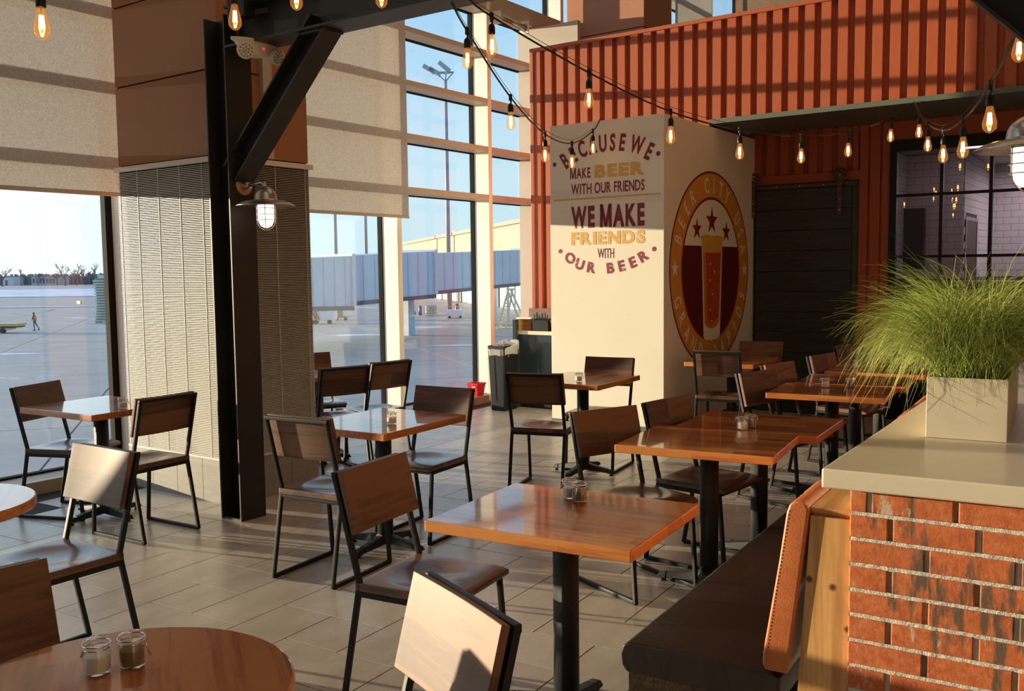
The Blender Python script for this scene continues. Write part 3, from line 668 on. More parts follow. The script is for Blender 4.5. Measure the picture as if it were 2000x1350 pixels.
def glyph(c, bold):
    if (c, bold) not in GC:
        vs, fs = letter_m(bold) if c == 'M' else text_mesh(c, 1.0, bold); xs = [v[0] for v in vs]; ys = [v[1] for v in vs]
        GC[(c, bold)] = (vs, fs, min(xs), max(xs), min(ys), max(ys))
    return GC[(c, bold)]
LAY = [0]
def put(b, plane, vs, fs):
    LAY[0] += 1
    if plane == 'V': b.add([(x*ART, VM-.0015, 1.6+(y-1.6)*ART) for x, y in vs], fs)
    else: b.add([(U1+plane, x*ART, 1.6+(y-1.6)*ART) for x, y in vs], fs)
def word_line(plane, s, x0, x1, z0, z1, bold, mat, name='lettering'):
    # lays out glyphs proportionally, then fits the line into the rectangle
    x = 0; out = []
    for c in s:
        if c == ' ': x += .30; continue
        vs, fs, a, e, lo, hi = glyph(c, bold); out.append((vs, fs, x-a)); x += e-a+.085
    x -= .085; hh = .73+2*bold; b = MB()
    for vs, fs, off in out: put(b, plane, [(x0+(v[0]+off)/x*(x1-x0), z0+(v[1]+bold)/hh*(z1-z0)) for v in vs], fs)
    return b.build(name, mat, mb)
def arc_line(plane, s, cx, cz, r, a0, a1, h, w, bold, mat, inward=False, angs=None):
    b = MB(); n = len(s)
    for i, c in enumerate(s):
        if c == ' ': continue
        a = R_(angs[i]) if angs else R_(a0+(a1-a0)*i/(n-1)); vs, fs, lx, hx, lo, hi = glyph(c, bold); m = (lx+hx)/2; sx = w/.62; sz = h/(.73+2*bold)
        q = []
        for v in vs:
            x = (v[0]-m)*sx; z = (v[1]+bold)*sz-h/2
            rot = a-pi/2 if not inward else a+pi/2
            q.append((cx+r*cos(a)+x*cos(rot)-z*sin(rot), cz+r*sin(a)+x*sin(rot)+z*cos(rot)))
        put(b, plane, q, fs)
    return b.build('lettering', mat, mb)
# slogan on the front face
def arc_pts(s, pts, h, w, bold, mat, plane='V', spread=1):
    b = MB(); k = 0; q_ = [c for c in s if c != ' ']
    xm = sum(p[0] for p in pts)/len(pts)
    for c, (px_, pz_, an) in zip(q_, pts):
        vs, fs, lx, hx, lo, hi = glyph(c, bold); m = (lx+hx)/2; sx = w/.62; sz = h/(.73+2*bold); a = R_(an)
        put(b, plane, [(px_+(v[0]-m)*sx*cos(a)-((v[1]+bold)*sz-h/2)*sin(a), pz_+(v[0]-m)*sx*sin(a)+((v[1]+bold)*sz-h/2)*cos(a)) for v in vs], fs)
    return b.build('lettering', mat, mb)
arc_pts('BECAUSEWE', [(-5.010, 2.682, 32), (-4.915, 2.736, 25), (-4.811, 2.780, 18), (-4.695, 2.806, 10), (-4.578, 2.816, 3), (-4.469, 2.817, -3), (-4.361, 2.808, -9), (-4.205, 2.772, -17), (-4.075, 2.700, -27)], .175, .080, .034, MAROON)
def dot(cx, cz, r, mat, name='painted_dot', plane='V', n=20, lay=None):
    b = MB(); vs = [(cx+r*cos(2*pi*i/n), cz+r*sin(2*pi*i/n)) for i in range(n)]; put(b, plane, vs, [tuple(range(n))]); return b.build(name, mat, mb)
dot(-5.132, 2.648, .022, MAROON); dot(-3.986, 2.666, .022, MAROON); dot(-5.071, 1.782, .022, MARW); dot(-4.028, 1.783, .022, MARW)
word_line('V', 'MAKE', -4.949, -4.717, 2.492, 2.600, .022, MAROON); word_line('V', 'BEER', -4.670, -4.132, 2.485, 2.618, .055, YELW)
word_line('V', 'WITH OUR FRIENDS', -4.939, -4.128, 2.338, 2.447, .018, MAROON)
b = MB(); put(b, 'V', [(-5.146, 2.284), (-3.960, 2.290), (-3.960, 2.303), (-5.146, 2.297)], [(0, 1, 2, 3)]); b.build('painted_rule', YELW, mb)
word_line('V', 'WE MAKE', -4.942, -4.128, 2.005, 2.233, .048, MAROON); word_line('V', 'FRIENDS', -4.943, -4.123, 1.840, 1.974, .052, YELW)
word_line('V', 'WITH', -4.640, -4.459, 1.705, 1.806, .004, MAROON)
arc_pts('OURBEER', [(-4.955, 1.715, -33), (-4.845, 1.652, -20), (-4.712, 1.619, -9), (-4.500, 1.613, 5), (-4.377, 1.632, 13), (-4.257, 1.664, 21), (-4.145, 1.722, 31)], .112, .090, .045, MARW)
# round logo on the side face
LC = (9.115, 1.583)
def disc(r, lay, mat, name, n=72): return dot(LC[0], LC[1], r, mat, name, lay, n)
disc(1.0, .0012, MAROON, 'logo_rim'); disc(.978, .0020, OCHREP, 'logo_ring'); disc(.738, .0028, MAROON, 'logo_inner_rim')
def cap(r, z, lay, mat, name, top):
    n = 48; a = math.asin(z/r); b = MB()
    an = [a+(pi-2*a)*i/n for i in range(n+1)] if top else [pi-a+(pi+2*a)*i/n for i in range(n+1)]
    put(b, lay, [(LC[0]+r*cos(q), LC[1]+r*sin(q)) for q in an], [tuple(range(n+1))]); return b.build(name, mat, mb)
cap(.712, .238, .0036, CREAM, 'logo_sky', True); cap(.712, .238, .0036, DEEPM, 'logo_field', False)
arc_line(.0036, 'BEER CITY USA', *LC, .862, 160, 15, .165, .095, .012, CREAM)
arc_line(.0036, 'GRAND RAPIDS', *LC, .862, 201, 340, .165, .095, .012, CREAM, True)
def star(cx, cz, r, lay, mat):
    b = MB(); vs = [(cx+(r if i % 2 == 0 else r*.40)*cos(pi/2+pi*i/5), cz+(r if i % 2 == 0 else r*.40)*sin(pi/2+pi*i/5)) for i in range(10)]+[(cx, cz)]
    put(b, lay, vs, [(i, (i+1) % 10, 10) for i in range(10)]); return b.build('painted_star', mat, mb)
star(9.10, 2.078, .150, .0044, MAROON); star(8.735, 1.985, .118, .0044, MAROON); star(9.480, 1.975, .118, .0044, MAROON)
star(8.235, 1.595, .088, .0036, CREAM); star(10.00, 1.575, .088, .0036, CREAM)
def poly(pts, lay, mat, name): b = MB(); put(b, lay, pts, [tuple(range(len(pts)))]); return b.build(name, mat, mb)
g0 = 9.112
poly([(g0-.265, 1.90), (g0+.265, 1.90), (g0+.21, .90), (g0+.19, .872), (g0+.10, .855), (g0, .850), (g0-.10, .855), (g0-.19, .872), (g0-.21, .90)][::-1], .0052, CREAM, 'painted_glass')
poly([(g0-.235, 1.76), (g0+.235, 1.76), (g0+.185, 1.03), (g0+.10, .985), (g0, .97), (g0-.10, .985), (g0-.185, 1.03)][::-1], .0060, AMBER, 'painted_beer')
poly([(g0-.165, 1.76), (g0+.215, 1.76), (g0+.165, 1.08), (g0, 1.02), (g0-.10, 1.04), (g0-.125, 1.10)][::-1], .0068, REDBEER, 'painted_beer')
poly([(g0-.245, 1.755), (g0+.245, 1.755), (g0+.255, 1.88), (g0+.285, 1.885), (g0+.28, 1.92), (g0+.12, 1.935), (g0, 1.925), (g0-.15, 1.938), (g0-.285, 1.92), (g0-.285, 1.89), (g0-.255, 1.88)][::-1], .0076, plain('foam_yellow_print', (.62, .36, .06), .6), 'painted_foam')
for dx, z in ((-.05, 1.64), (.05, 1.56), (-.05, 1.47), (.005, 1.33), (-.05, 1.17), (-.01, 1.05)): dot(g0+dx, z, .013, CREAM, 'painted_bubble', .0076, 8)

# ============================================================ LEFT COUNTER, BIN, BUCKET
CO = w2(.222, 0, .024)
t = thing('condiment_counter', 'low dark counter with a pale top between the bin and the mural column', 'counter', w2(.222, 0, 0), DT)
DKB = plain('dark_blue_laminate', (.035, .05, .06), .18, 0, .15, 3, coat=.5)
MB().box(-6.50, -6.455, 8.86, 9.02, 0, 1.03).build('end_panel', DKB, t, bevel=.003)
MB().box(-6.455, -5.345, 8.93, 9.03, .06, .855).build('front_panel', DKB, t); MB().box(-6.455, -5.345, 8.95, 9.03, 0, .06).build('toe_kick', BLACK, t)
MB().box(-6.455, -5.345, 8.90, 9.04, .855, .899).build('worktop', QUARTZ, t, bevel=.004)
t = thing('wooden_tray', 'open wooden tray with a grey paper edge on the pale counter', 'tray', CO, DT)
MB().box(-6.45, -6.435, 8.905, 9.03, .876, 1.01).build('side', PINE, t); MB().box(-6.434, -6.30, 9.015, 9.03, .876, 1.01).build('back', PINE, t); MB().box(-6.47, -6.28, 8.90, 9.03, 1.012, 1.03).build('paper', WHITEPL, t)
t = thing('utensil_caddy', 'black caddy holding dark cutlery on the counter left of the mural column', 'caddy', CO, DT)
b = MB(); b.box(-6.27, -6.05, 8.915, 8.921, .877, 1.0).box(-6.27, -6.05, 9.02, 9.026, .877, 1.0).box(-6.276, -6.27, 8.915, 9.026, .877, 1.0).box(-6.05, -6.044, 8.915, 9.026, .877, 1.0).box(-6.165, -6.16, 8.921, 9.02, .877, .98).box(-6.27, -6.05, 8.921, 9.02, .877, .882); b.build('body', BLACKPL, t)
b = MB()
for k in range(9): b.bar((-6.25+.022*k, 8.97, .89), (-6.28+.025*k, 8.94+.01*(k % 3), 1.06+.012*(k % 4)), .012, .004)
b.build('cutlery', plain('dark_cutlery', (.06, .08, .11), .3), t)
t = thing('paper_cup', 'red and white paper cup on the counter beside the cutlery caddy', 'cup', w2(-5.78, 8.97, .901), DT)
MB().lathe([(.030, 0), (.040, .115), (.042, .115), (.042, .12), (.037, .12)], 20).build('wall', WHITEPL, t, smooth=True); MB().lathe([(.0315, .01), (.0385, .095)], 20, (-.0015, -.0015, 0), cap=False).build('red_band', REDPL, t, smooth=True)
tag(MB().box(-6.16, -5.78, 9.030, 9.045, .901, 1.155).build('menu_board', plain('brown_board', (.16, .09, .06), .6), None, rz=DT), 'brown board leaning behind the cutlery caddy', 'board')
# bin
t = thing('trash_bin', 'black slim bin with a clear plastic liner folded over its rim', 'bin', w2(-6.275, 8.675, 0), DT)
def bin_():
    b = MB(); w0, d0, w1, d1, h = .095, .125, .118, .155, .745
    b.hexa([(-w0, -d0, 0), (w0, -d0, 0), (w0, d0, 0), (-w0, d0, 0), (-w1, -d1, h), (w1, -d1, h), (w1, d1, h), (-w1, d1, h)]); b.f.pop(1); b.m.pop(); o = b.build('body', BLACKPL, t, bevel=.012)
    b = MB(); n = 40; rings = []
    for k, (s, z) in enumerate(((.93, .63), (.95, .73), (1.0, .755), (1.06, .745), (1.07, .69), (1.06, .64))):
        for i in range(n):
            a = 2*pi*i/n; c, s_ = cos(a), sin(a); e = .35
            x = w1*s*abs(c)**e*(1 if c > 0 else -1); y = d1*s*abs(s_)**e*(1 if s_ > 0 else -1); j = random.uniform(-.006, .006)
            b.v.append((x+j, y+j, z+random.uniform(-.012, .012)+.04*(y/d1)*(k < 4)))
    for k in range(5):
        for i in range(n): b.f.append([k*n+i, k*n+(i+1) % n, (k+1)*n+(i+1) % n, (k+1)*n+i]); b.m.append(0)
    m = bpy.data.materials.new('clear_liner'); m.use_nodes = True; N = m.node_tree.nodes; L = m.node_tree.links; P = N['Principled BSDF']; P.inputs['Base Color'].default_value = (.75, .74, .72, 1); P.inputs['Roughness'].default_value = .15; P.inputs['Alpha'].default_value = .55
    b.build('plastic_liner', m, t, smooth=True)
    MB().tube([(-.10, -.172, .62), (-.09, -.152, .12)], .0035, 6).build('liner_fold', m, t)
bin_()
# bucket
t = thing('red_bucket', 'red sanitiser bucket with white print standing on the window sill', 'bucket', w2(-6.872, 8.93, .093), DT)
def bucket():
    b = MB()
    def ring(h, z): return [(-h, -h, z), (h, -h, z), (h, h, z), (-h, h, z)]
    A = ring(.062, 0); B = ring(.082, .15); b.add(A+B, [(0, 3, 2, 1), (0, 1, 5, 4), (1, 2, 6, 5), (2, 3, 7, 6), (3, 0, 4, 7)]); A2 = ring(.078, .15); B2 = ring(.06, .006)
    b.add(B+A2+B2, [(0, 1, 5, 4), (1, 2, 6, 5), (2, 3, 7, 6), (3, 0, 4, 7), (4, 5, 9, 8), (5, 6, 10, 9), (6, 7, 11, 10), (7, 4, 8, 11), (8, 9, 10, 11)])
    b.build('body', REDPL, t, bevel=.003)
    b = MB(); b.box(-.087, .087, -.087, -.081, .140, .155).box(-.087, .087, .081, .087, .140, .155).box(-.087, -.081, -.081, .081, .140, .155).box(.081, .087, -.081, .081, .140, .155); b.build('rim', REDPL, t, bevel=.002)
    MB().tube([(.0, -.088, .14), (.02, -.095, .10), (.05, -.092, .065), (.07, -.06, .05), (.088, 0, .07), (.088, .06, .12)], .0022, 6).build('handle', GALV, t, smooth=True)
    b = MB()
    for z, a, c in ((.115, .03, .065), (.104, .03, .06), (.085, .035, .062), (.066, .035, .06), (.050, .035, .058), (.036, .035, .056)): b.box(a-.03, c-.01, -.0815-.0005*1, -.0805, z, z+.005)
    b.v = [(p[0], p[1]-(p[2]-.15)*(-.133)-.0005, p[2]) for p in b.v]; b.build('print_lines', WHITEPL, t)
bucket()

# ============================================================ HALF WALL, WORKTOP, PLANTER
hw = thing('brick_half_wall', 'half-height red brick wall with pale mortar under the stone worktop', 'wall')
XB0, XB1, YB = -.513, .42, 2.50
MB().box(XB0+.004, XB1, YB+.012, 9.3, 0, 1.022).build('mortar_bed', MORTAR, hw)
JN = []
def bricks():
    bw, bh, cw, ch = .203-.011, .0576, .203, .0678; kind = {}
    z = 1.022; row = 0
    while z > .02:
        z0 = z-bh; off = [-.060-.005, 0][row % 2] if True else 0
        # joints measured from the corner: full bricks start at the corner or half way
        xs = [XB0] ; x = XB0+(.085 if row == 0 else (.100 if row % 2 else .187))
        if row == 0: x = XB0+.048
        while x < XB1: xs.append(x); x += cw
        xs.append(XB1)
        for i in range(len(xs)-1):
            a, c = xs[i]+(0 if i == 0 else .0055), xs[i+1]-.0055
            if c-a < .02: continue
            j = random.uniform(-.002, .002); b = MB(); n = 5; m = 2
            if i: JN.append((a-.011, a, z0, random.choice((.003, .004, .007, .010))))
            b.box(0, c-a, 0, .05, 0, bh); o = b.build('brick', BRICK, hw, loc=(a, YB-.001+j, z0), bevel=.004, seg=2)
        z -= ch; row += 1
bricks()
b = MB(); 
n = 60
for r in range(16):                                     # ragged mortar squeezed out of the bed joints
    zc = 1.022-.0678*r-.0576-.005
    pts = []
    for i in range(n+1):
        x = XB0+.002+(XB1-XB0-.01)*i/n; j = random.uniform(-.0035, .0035); pts.append((x, YB+.003+random.uniform(-.0007, .0007), zc-.0056+j*.35)); pts.append((x, YB+.003+random.uniform(-.0007, .0007), zc+.0056+j*.35)); pts.append((x, YB+.014, zc-.007)); pts.append((x, YB+.014, zc+.007))
    b.add(pts, sum([[(4*i, 4*i+4, 4*i+5, 4*i+1), (4*i+1, 4*i+5, 4*i+7, 4*i+3), (4*i, 4*i+2, 4*i+6, 4*i+4)] for i in range(n)], []))
for a_, c_, z_, d_ in JN: b.box(a_, c_, YB+d_, YB+.02, z_-.002, z_+.06)
b.build('mortar_joints', MORTAR, hw)
wt = MB(); p = [(-.580, 2.468), (.47, 2.49), (.47, 9.35), (-.36, 9.35)]
wt.hexa([(x, y, 1.024) for x, y in p]+[(x, y, 1.076) for x, y in p]); o = wt.build('stone_worktop', QUARTZ, None, bevel=.006, seg=3); tag(o, 'beige stone worktop lying on the brick half wall', 'worktop')
pl = thing('grass_planter', 'beige stone trough planter with long arching green grass on the worktop', 'planter', (0, 0, 0), deg(1.5))
def planter():
    x0, x1, y0, y1, z0, z1 = -.332, -.112, 3.078, 3.95, 1.077, 1.262; w = .008
    b = MB(); b.box(x0, x1, y0, y0+w, z0, z1).box(x0, x1, y1-w, y1, z0, z1).box(x0, x0+w, y0+w, y1-w, z0, z1).box(x1-w, x1, y0+w, y1-w, z0, z1).box(x0+w, x1-w, y0+w, y1-w, z0, z0+.01)
    b.build('trough', PLANT_BOX, pl, bevel=.0015); MB().box(x0+w+.001, x1-w-.001, y0+w+.001, y1-w-.001, 1.09, z1-.02).build('soil', SOIL, pl)
    rg = random.Random(3); vs, fs, tones = [], [], []
    for i in range(7000):
        cx, cy = rg.uniform(x0+.03, x1-.03), rg.uniform(y0+.05, y1-.35); az = rg.uniform(0, 2*pi)
        ox, oy = (cx-(x0+x1)/2)/.11, (cy-(y0+y1)/2+.15)/.35
        dx, dy = cos(az)+ox*.6, sin(az)+oy*.5; l = math.hypot(dx, dy); dx /= l; dy /= l
        L_ = rg.uniform(.23, .49)*(1 if rg.random() > .1 else 1.15); lean = rg.uniform(.05, 1.4); curl = rg.uniform(1.0, 3.8)*L_/.38
        n = 7; p = Vector((cx, cy, z1-.03)); th = lean*.5; w0 = rg.uniform(.0007, .0014); tone = rg.random()
        side = Vector((-dy, dx, 0)); wob = rg.uniform(-.5, .5); base = len(vs)
        for k in range(n+1):
            t_ = k/n; wd = w0*(1-t_*.75)
            d = Vector((dx*sin(th), dy*sin(th), cos(th))); nrm = side.cross(d).normalized()
            vs += [p-side*wd, p+side*wd, p+nrm*wd]
            wob += rg.uniform(-.9, .9); p = p+d*(L_/n)+side*wob*.016*t_; th += curl/n*(.4+1.2*t_)+rg.uniform(-.12, .12)
            th = min(th, 2.75)
        for k in range(n):
            a = base+3*k
            for q in range(3): fs.append((a+q, a+(q+1) % 3, a+3+(q+1) % 3, a+3+q)); tones.append(tone)
    me = bpy.data.meshes.new('grass'); me.from_pydata([tuple(v) for v in vs], [], fs); me.materials.append(GRASS)
    at = me.attributes.new('tone', 'FLOAT', 'FACE'); at.data.foreach_set('value', tones)
    o = bpy.data.objects.new('grass_blades', me); COL.objects.link(o); o.parent = pl; tag(o, kind='stuff')
planter()

# ============================================================ BENCH
bn = thing('banquette_bench', 'long banquette with dark leather seat and tan leather back against the brick half wall', 'bench')
def bench():
    y0, y1 = 2.53, 9.2; n = 44; b = MB(); prof = []
    # seat cushion cross-section (x,z)
    prof = [(-1.165, .375), (-1.180, .395), (-1.184, .43), (-1.176, .458), (-1.155, .470), (-.95, .474), (-.72, .470), (-.70, .46), (-.70, .375)]
    m = len(prof)
    for i in range(n+1):
        y = y0+(y1-y0)*i/n
        for x, z in prof: b.v.append((x, y, z+(random.uniform(-.0025, .0025) if z > .46 else 0)))
    for i in range(n):
        for k in range(m): b.f.append([i*m+k, i*m+(k+1) % m, (i+1)*m+(k+1) % m, (i+1)*m+k]); b.m.append(0)
    b.f.append(list(range(m))[::-1]); b.f.append([n*m+k for k in range(m)]); b.m += [0, 0]
    b.build('seat_cushion', LEATHER_B, bn, bevel=.006)
    b = MB(); sec = [(-.735, .485), (-.742, .50), (-.740, .53), (-.700, .80), (-.682, .935), (-.672, .962), (-.655, .972), (-.630, .970), (-.618, .955), (-.672, .485)]; m = len(sec)
    for i in range(n+1):
        y = 2.505+(y1-2.505)*i/n; e = .0
        for k, (x, z) in enumerate(sec): b.v.append((x+(random.uniform(-.002, .002) if 0 < k < 5 else 0), y, z))
    for i in range(n):
        for k in range(m): b.f.append([i*m+k, i*m+(k+1) % m, (i+1)*m+(k+1) % m, (i+1)*m+k]); b.m.append(0)
    b.f.append(list(range(m))[::-1]); b.f.append([n*m+k for k in range(m)]); b.m += [0, 0]
    o = b.build('back_cushion', LEATHER_O, bn, bevel=.008); o['label'] = 'tan leather back cushion with stitched seams'
    b = MB(); y = 2.5035
    for k in range(44):
        t0 = k/44; z = .50+.45*t0; x = -.738+.062*t0**1.1; b.bar((x+.006, y+.0012, z), (x+.0068, y+.0012, z+.005), .0008, .0012)
    b.build('stitching', plain('tan_thread', (.34, .09, .03), .7), bn)
    MB().hexa([(-.672, 2.515, .0), (-.515, 2.515, .0), (-.515, 2.56, .0), (-.672, 2.56, .0), (-.617, 2.515, .935), (-.515, 2.515, .935), (-.515, 2.56, .935), (-.617, 2.56, .935)]).build('end_board', KNOT, bn)
    MB().hexa([(-.617, 2.56, .90), (-.515, 2.56, .90), (-.515, y1, .90), (-.617, y1, .90), (-.617, 2.515, .958), (-.515, 2.515, .958), (-.515, y1, .958), (-.617, y1, .958)]).build('top_rail', PINE, bn)
    b = MB(); b.box(-1.13, -.70, 2.60, y1, .10, .375); b.build('seat_box', DARKWOOD, bn)
    MB().box(-1.165, -.70, 2.545, 2.60, .30, .374).build('end_rail', DARKWOOD, bn, bevel=.003)
    k = 2.55
    while k < 9: MB().box(-1.165, -1.085, k, k+.08, 0, .374).build('leg', DARKWOOD, bn, bevel=.004); k += 1.1
    MB().box(-.80, -.70, 2.55, 2.63, 0, .30).build('leg', DARKWOOD, bn, bevel=.004)
bench()
# ============================================================ TABLES
def foot_base(t, r=.27):
    MB().lathe([(.046, .07), (.046, .695), ], 22).build('pole', POLE, t, smooth=True)
    MB().lathe([(.062, .035), (.06, .06), (.048, .085)], 22).build('hub', POLE, t, smooth=True)
    MB().box(-.16, .16, -.16, .16, .695, .702).build('top_plate', BLACK, t)
    for k in range(4):
        a = pi/4*0+pi/2*k; c, s = cos(a), sin(a)
        b = MB(); L_ = r; w0, w1 = .030, .026
        q = [(.03, -w0, .028), (L_*.8, -w1, .020), (L_*.8, w1, .020), (.03, w0, .028), (.03, -w0*.8, .082), (L_*.8, -w1*.8, .050), (L_*.8, w1*.8, .050), (.03, w0*.8, .082)]
        b.hexa(q); q = [(L_*.8, -w1, .016), (L_, -w1, .016), (L_, w1, .016), (L_*.8, w1, .016), (L_*.8, -w1*.8, .050), (L_*.95, -w1*.7, .042), (L_*.95, w1*.7, .042), (L_*.8, w1*.8, .050)]; b.hexa(q)
        b.v = [(x*c-y*s, x*s+y*c, z) for x, y, z in b.v]; f = b.build('base_foot', POLE, t, bevel=.006)
        b = MB(); b.lathe([(.014, 0), (.016, .006), (.007, .008), (.007, .022)], 12, ((L_-.03)*c, (L_-.03)*s, 0)); g = b.build('glide', BLACKPL, f, smooth=True)
TOPZ = .75
def rect_table(x, y, rz, label, sx=.76, sy=.64, first=[None], grp='square wooden tables on black pedestals', turn=0):
    key = (sx, sy)
    if first[0] is None: first[0] = {}
    if key in first[0]: return dup(first[0][key], (x, y, 0), deg(rz), label, grp)
    t = thing('dining_table', label, 'table', (x, y, 0), deg(rz), grp)
    b = MB(); b.box(-sx/2, sx/2, -sy/2, sy/2, TOPZ-.040, TOPZ); o = b.build('tabletop', [TABLEW, TABLEE], t, bevel=.005, seg=3)
    for p in o.data.polygons:
        if abs(p.normal.z) < .5: p.material_index = 1
    foot_base(t); first[0][key] = t; return t
def round_table(x, y, r, label, rz=0):
    t = thing('round_table', label, 'table', (x, y, 0), deg(rz), 'round wooden tables on black pedestals')
    b = MB(); b.lathe([(.01, TOPZ-.040), (r-.004, TOPZ-.040), (r, TOPZ-.036), (r, TOPZ-.006), (r-.002, TOPZ-.002), (r-.006, TOPZ), (.01, TOPZ)], 72)
    o = b.build('tabletop', [TABLEW, TABLEE], t)
    for p in o.data.polygons:
        if abs(p.normal.z) < .5: p.material_index = 1; p.use_smooth = True
    foot_base(t); return t
round_table(-1.668, 1.150, .355, 'round wooden table with salt and pepper jars at the lower left corner', -37)
round_table(-3.68, 1.80, .352, 'round wooden table cut by the left picture edge', -37)
rect_table(-1.545, 2.85, 2, 'large foreground wooden table with two glass jars in front of the dark bench')
rect_table(-1.585, 4.43, 4, 'nearer of the two pushed-together tables beside the bench')
rect_table(-1.52, 5.05, 1, 'farther of the two pushed-together tables, carrying a pair of jars, beside the bench')
rect_table(-1.49, 6.62, 3, 'table with two separate jars, third group along the bench')
rect_table(-1.47, 7.28, 3, 'table pushed behind the one with two separate jars along the bench')
rect_table(-1.45, 8.12, 2, 'table with one jar half hidden by the grass planter')
rect_table(-1.36, 9.45, 2, 'last table along the bench near the rust red jamb')
rect_table(-3.445, 4.16, 90, 'wooden table reflecting the sky in the middle of the room, right of the steel column')
rect_table(-3.36, 6.50, 90, 'wooden table with one jar in front of the mural slogan')
rect_table(-5.52, 3.78, 0, 'wooden table by the left window with a jar against the pillar')
rect_table(-5.53, 5.83, 52, 'wooden table partly hidden behind the shaded blinds')
rect_table(-2.80, 8.42, 90, 'dim wooden table beside the logo side of the mural column')

# ============================================================ CHAIRS
def make_chair():
    t = thing('dining_chair', 'chair', 'chair', (0, 0, 0), 0, 'wooden dining chairs with black steel frames')
    W_ = .198; tb = .020
    def q(s, pts, name):
        b = MB()
        for a, c in zip(pts, pts[1:]): b.bar((s*W_, a[0], a[1]), (s*W_, c[0], c[1]), tb, tb, (1, 0, 0))
        return b.build(name, BLACK, t, bevel=.002, seg=1)
    for s in (-1, 1):
        q(s, [(-.285, .005), (-.205, .43), (-.200, .465), (-.300, .855)], 'rear_leg')
        q(s, [(.200, .005), (.165, .432)], 'front_leg')
        q(s, [(-.285, .0105), (.205, .0105)], 'runner')
        q(s, [(-.205, .425), (.170, .425)], 'seat_rail')
    for y, z, nm in ((-.205, .425, 'rear_rail'), (.165, .425, 'front_rail'), (-.301, .857, 'top_rail')):
        MB().bar((-W_-tb/2, y, z), (W_+tb/2, y, z), tb, tb).build(nm, BLACK, t, bevel=.002, seg=1)
    # dished seat
    n = 18; b = MB(); x0, y0, y1 = .208, -.215, .205
    def top(x, y):
        d = max(0, 1-((x/.17)**2+((y+.03)/.15)**2)); r = .012*d**.8-.010*max(0, (y-.09)/.115)**2*-1
        mid = math.exp(-(x/.035)**2)*max(0, min(1, (y+.05)/.12))*.006
        return .467-.016*d+mid*(d > 0)-.012*max(0, (y-.12)/.085)**2
    vs = [(-x0+2*x0*i/n, y0+(y1-y0)*j/n) for j in range(n+1) for i in range(n+1)]
    T_ = [(x, y, top(x, y)) for x, y in vs]; B_ = [(x, y, .4355) for x, y in vs]; m = n+1; k = m*m
    fs = []
    for j in range(n):
        for i in range(n): a = j*m+i; fs.append((a, a+1, a+m+1, a+m)); fs.append((k+a, k+a+m, k+a+m+1, k+a+1))
    for i in range(n):
        fs += [(i, k+i, k+i+1, i+1), (n*m+i, n*m+i+1, k+n*m+i+1, k+n*m+i), (i*m, (i+1)*m, k+(i+1)*m, k+i*m), (i*m+n, k+i*m+n, k+(i+1)*m+n, (i+1)*m+n)]
    b.add(T_+B_, fs); o = b.build('seat', SEATW, t, bevel=.004, seg=2)
    # curved back board
    b = MB(); n = 12; d = Vector((0, -.100, .39)).normalized(); nr = Vector((0, .39, .100)).normalized()
    P0 = Vector((0, -.300+.0, .855))+nr*.0115; hb = .235; th = .022; vs = []
    for i in range(n+1):
        x = -.210+.42*i/n; c = -.010*(1-(x/.21)**2)*1.0
        for s in (0, -hb):
            for w in (0, th): vs.append(P0+Vector((x, 0, 0))+d*(s+.010)+nr*(w+c+.010))
    fs = []
    for i in range(n):
        a = 4*i; fs += [(a, a+4, a+6, a+2), (a+1, a+3, a+7, a+5), (a, a+1, a+5, a+4), (a+2, a+6, a+7, a+3)]
    fs += [(0, 2, 3, 1), (4*n, 4*n+1, 4*n+3, 4*n+2)]
    b.add(vs, fs); b.build('backrest', CHAIRW, t, bevel=.003, seg=2); return t
CH = make_chair(); CHN = [0]
def chair(x, y, f, label):      # x, y: middle of the rear seat edge, f: facing angle in degrees
    d = Vector((cos(deg(f)), sin(deg(f)), 0)); p = Vector((x, y, 0))+d*.205
    if CHN[0] == 0: CH.location = p; CH.rotation_euler = (0, 0, deg(f)-pi/2); CH['label'] = label; CHN[0] = 1; return CH
    return dup(CH, p, deg(f)-pi/2, label)
chair(-1.215, 1.62, 243, 'nearest chair at the bottom centre, its sunlit backboard speckled, cut by the lower edge')
chair(-5.99, 3.70, 18, 'chair against the glass at the far left end of the left window table')
chair(-4.80, 3.68, 180, 'chair seen from behind between the left window table and the steel column')
chair(-3.54, 2.36, -93, 'chair with a glossy speckled backboard at the left-edge round table')
chair(-2.245, 1.165, -9, 'chair at the lower left corner with a bright backboard beside the jars table')
chair(-3.41, 3.52, 93, 'chair seen from behind just right of the steel column')
chair(-2.26, 2.75, 4, 'large foreground chair left of the big table, backboard facing right')
chair(-2.08, 4.36, -25, 'chair left of the nearer pushed-together table, its board edge sunlit')
chair(-1.93, 4.88, -10, 'chair left of the farther pushed-together table, in front of the mural corner')
chair(-3.34, 5.76, 102, 'chair seen from behind at the near end of the mural table')
chair(-3.36, 6.93, -85, 'chair against the white mural wall at the far end of the mural table')
chair(-3.445, 4.70, -88, 'chair facing the viewer at the far end of the middle sky-reflecting table')
chair(-4.96, 5.49, 156, 'nearer of two chairs seen from behind at the table behind the blinds')
chair(-4.92, 5.98, 168, 'farther of two chairs seen from behind at the table behind the blinds')
chair(-5.97, 6.20, -30, 'chair on the window side of the table behind the blinds, mostly hidden')
chair(-2.77, 7.97, 95, 'dim chair seen from behind in front of the round logo')
chair(-2.72, 9.02, -84, 'dim chair behind the table beside the logo')
chair(-1.91, 6.46, -18, 'chair left of the table with two separate jars, nearer of the pair')
chair(-1.93, 7.08, -14, 'chair left of the table with two separate jars, farther of the pair')
chair(-1.81, 7.93, -13, 'chair left of the half-hidden table with one jar')
chair(-1.83, 9.00, -18, 'farthest chair in the dark beside the barn door')

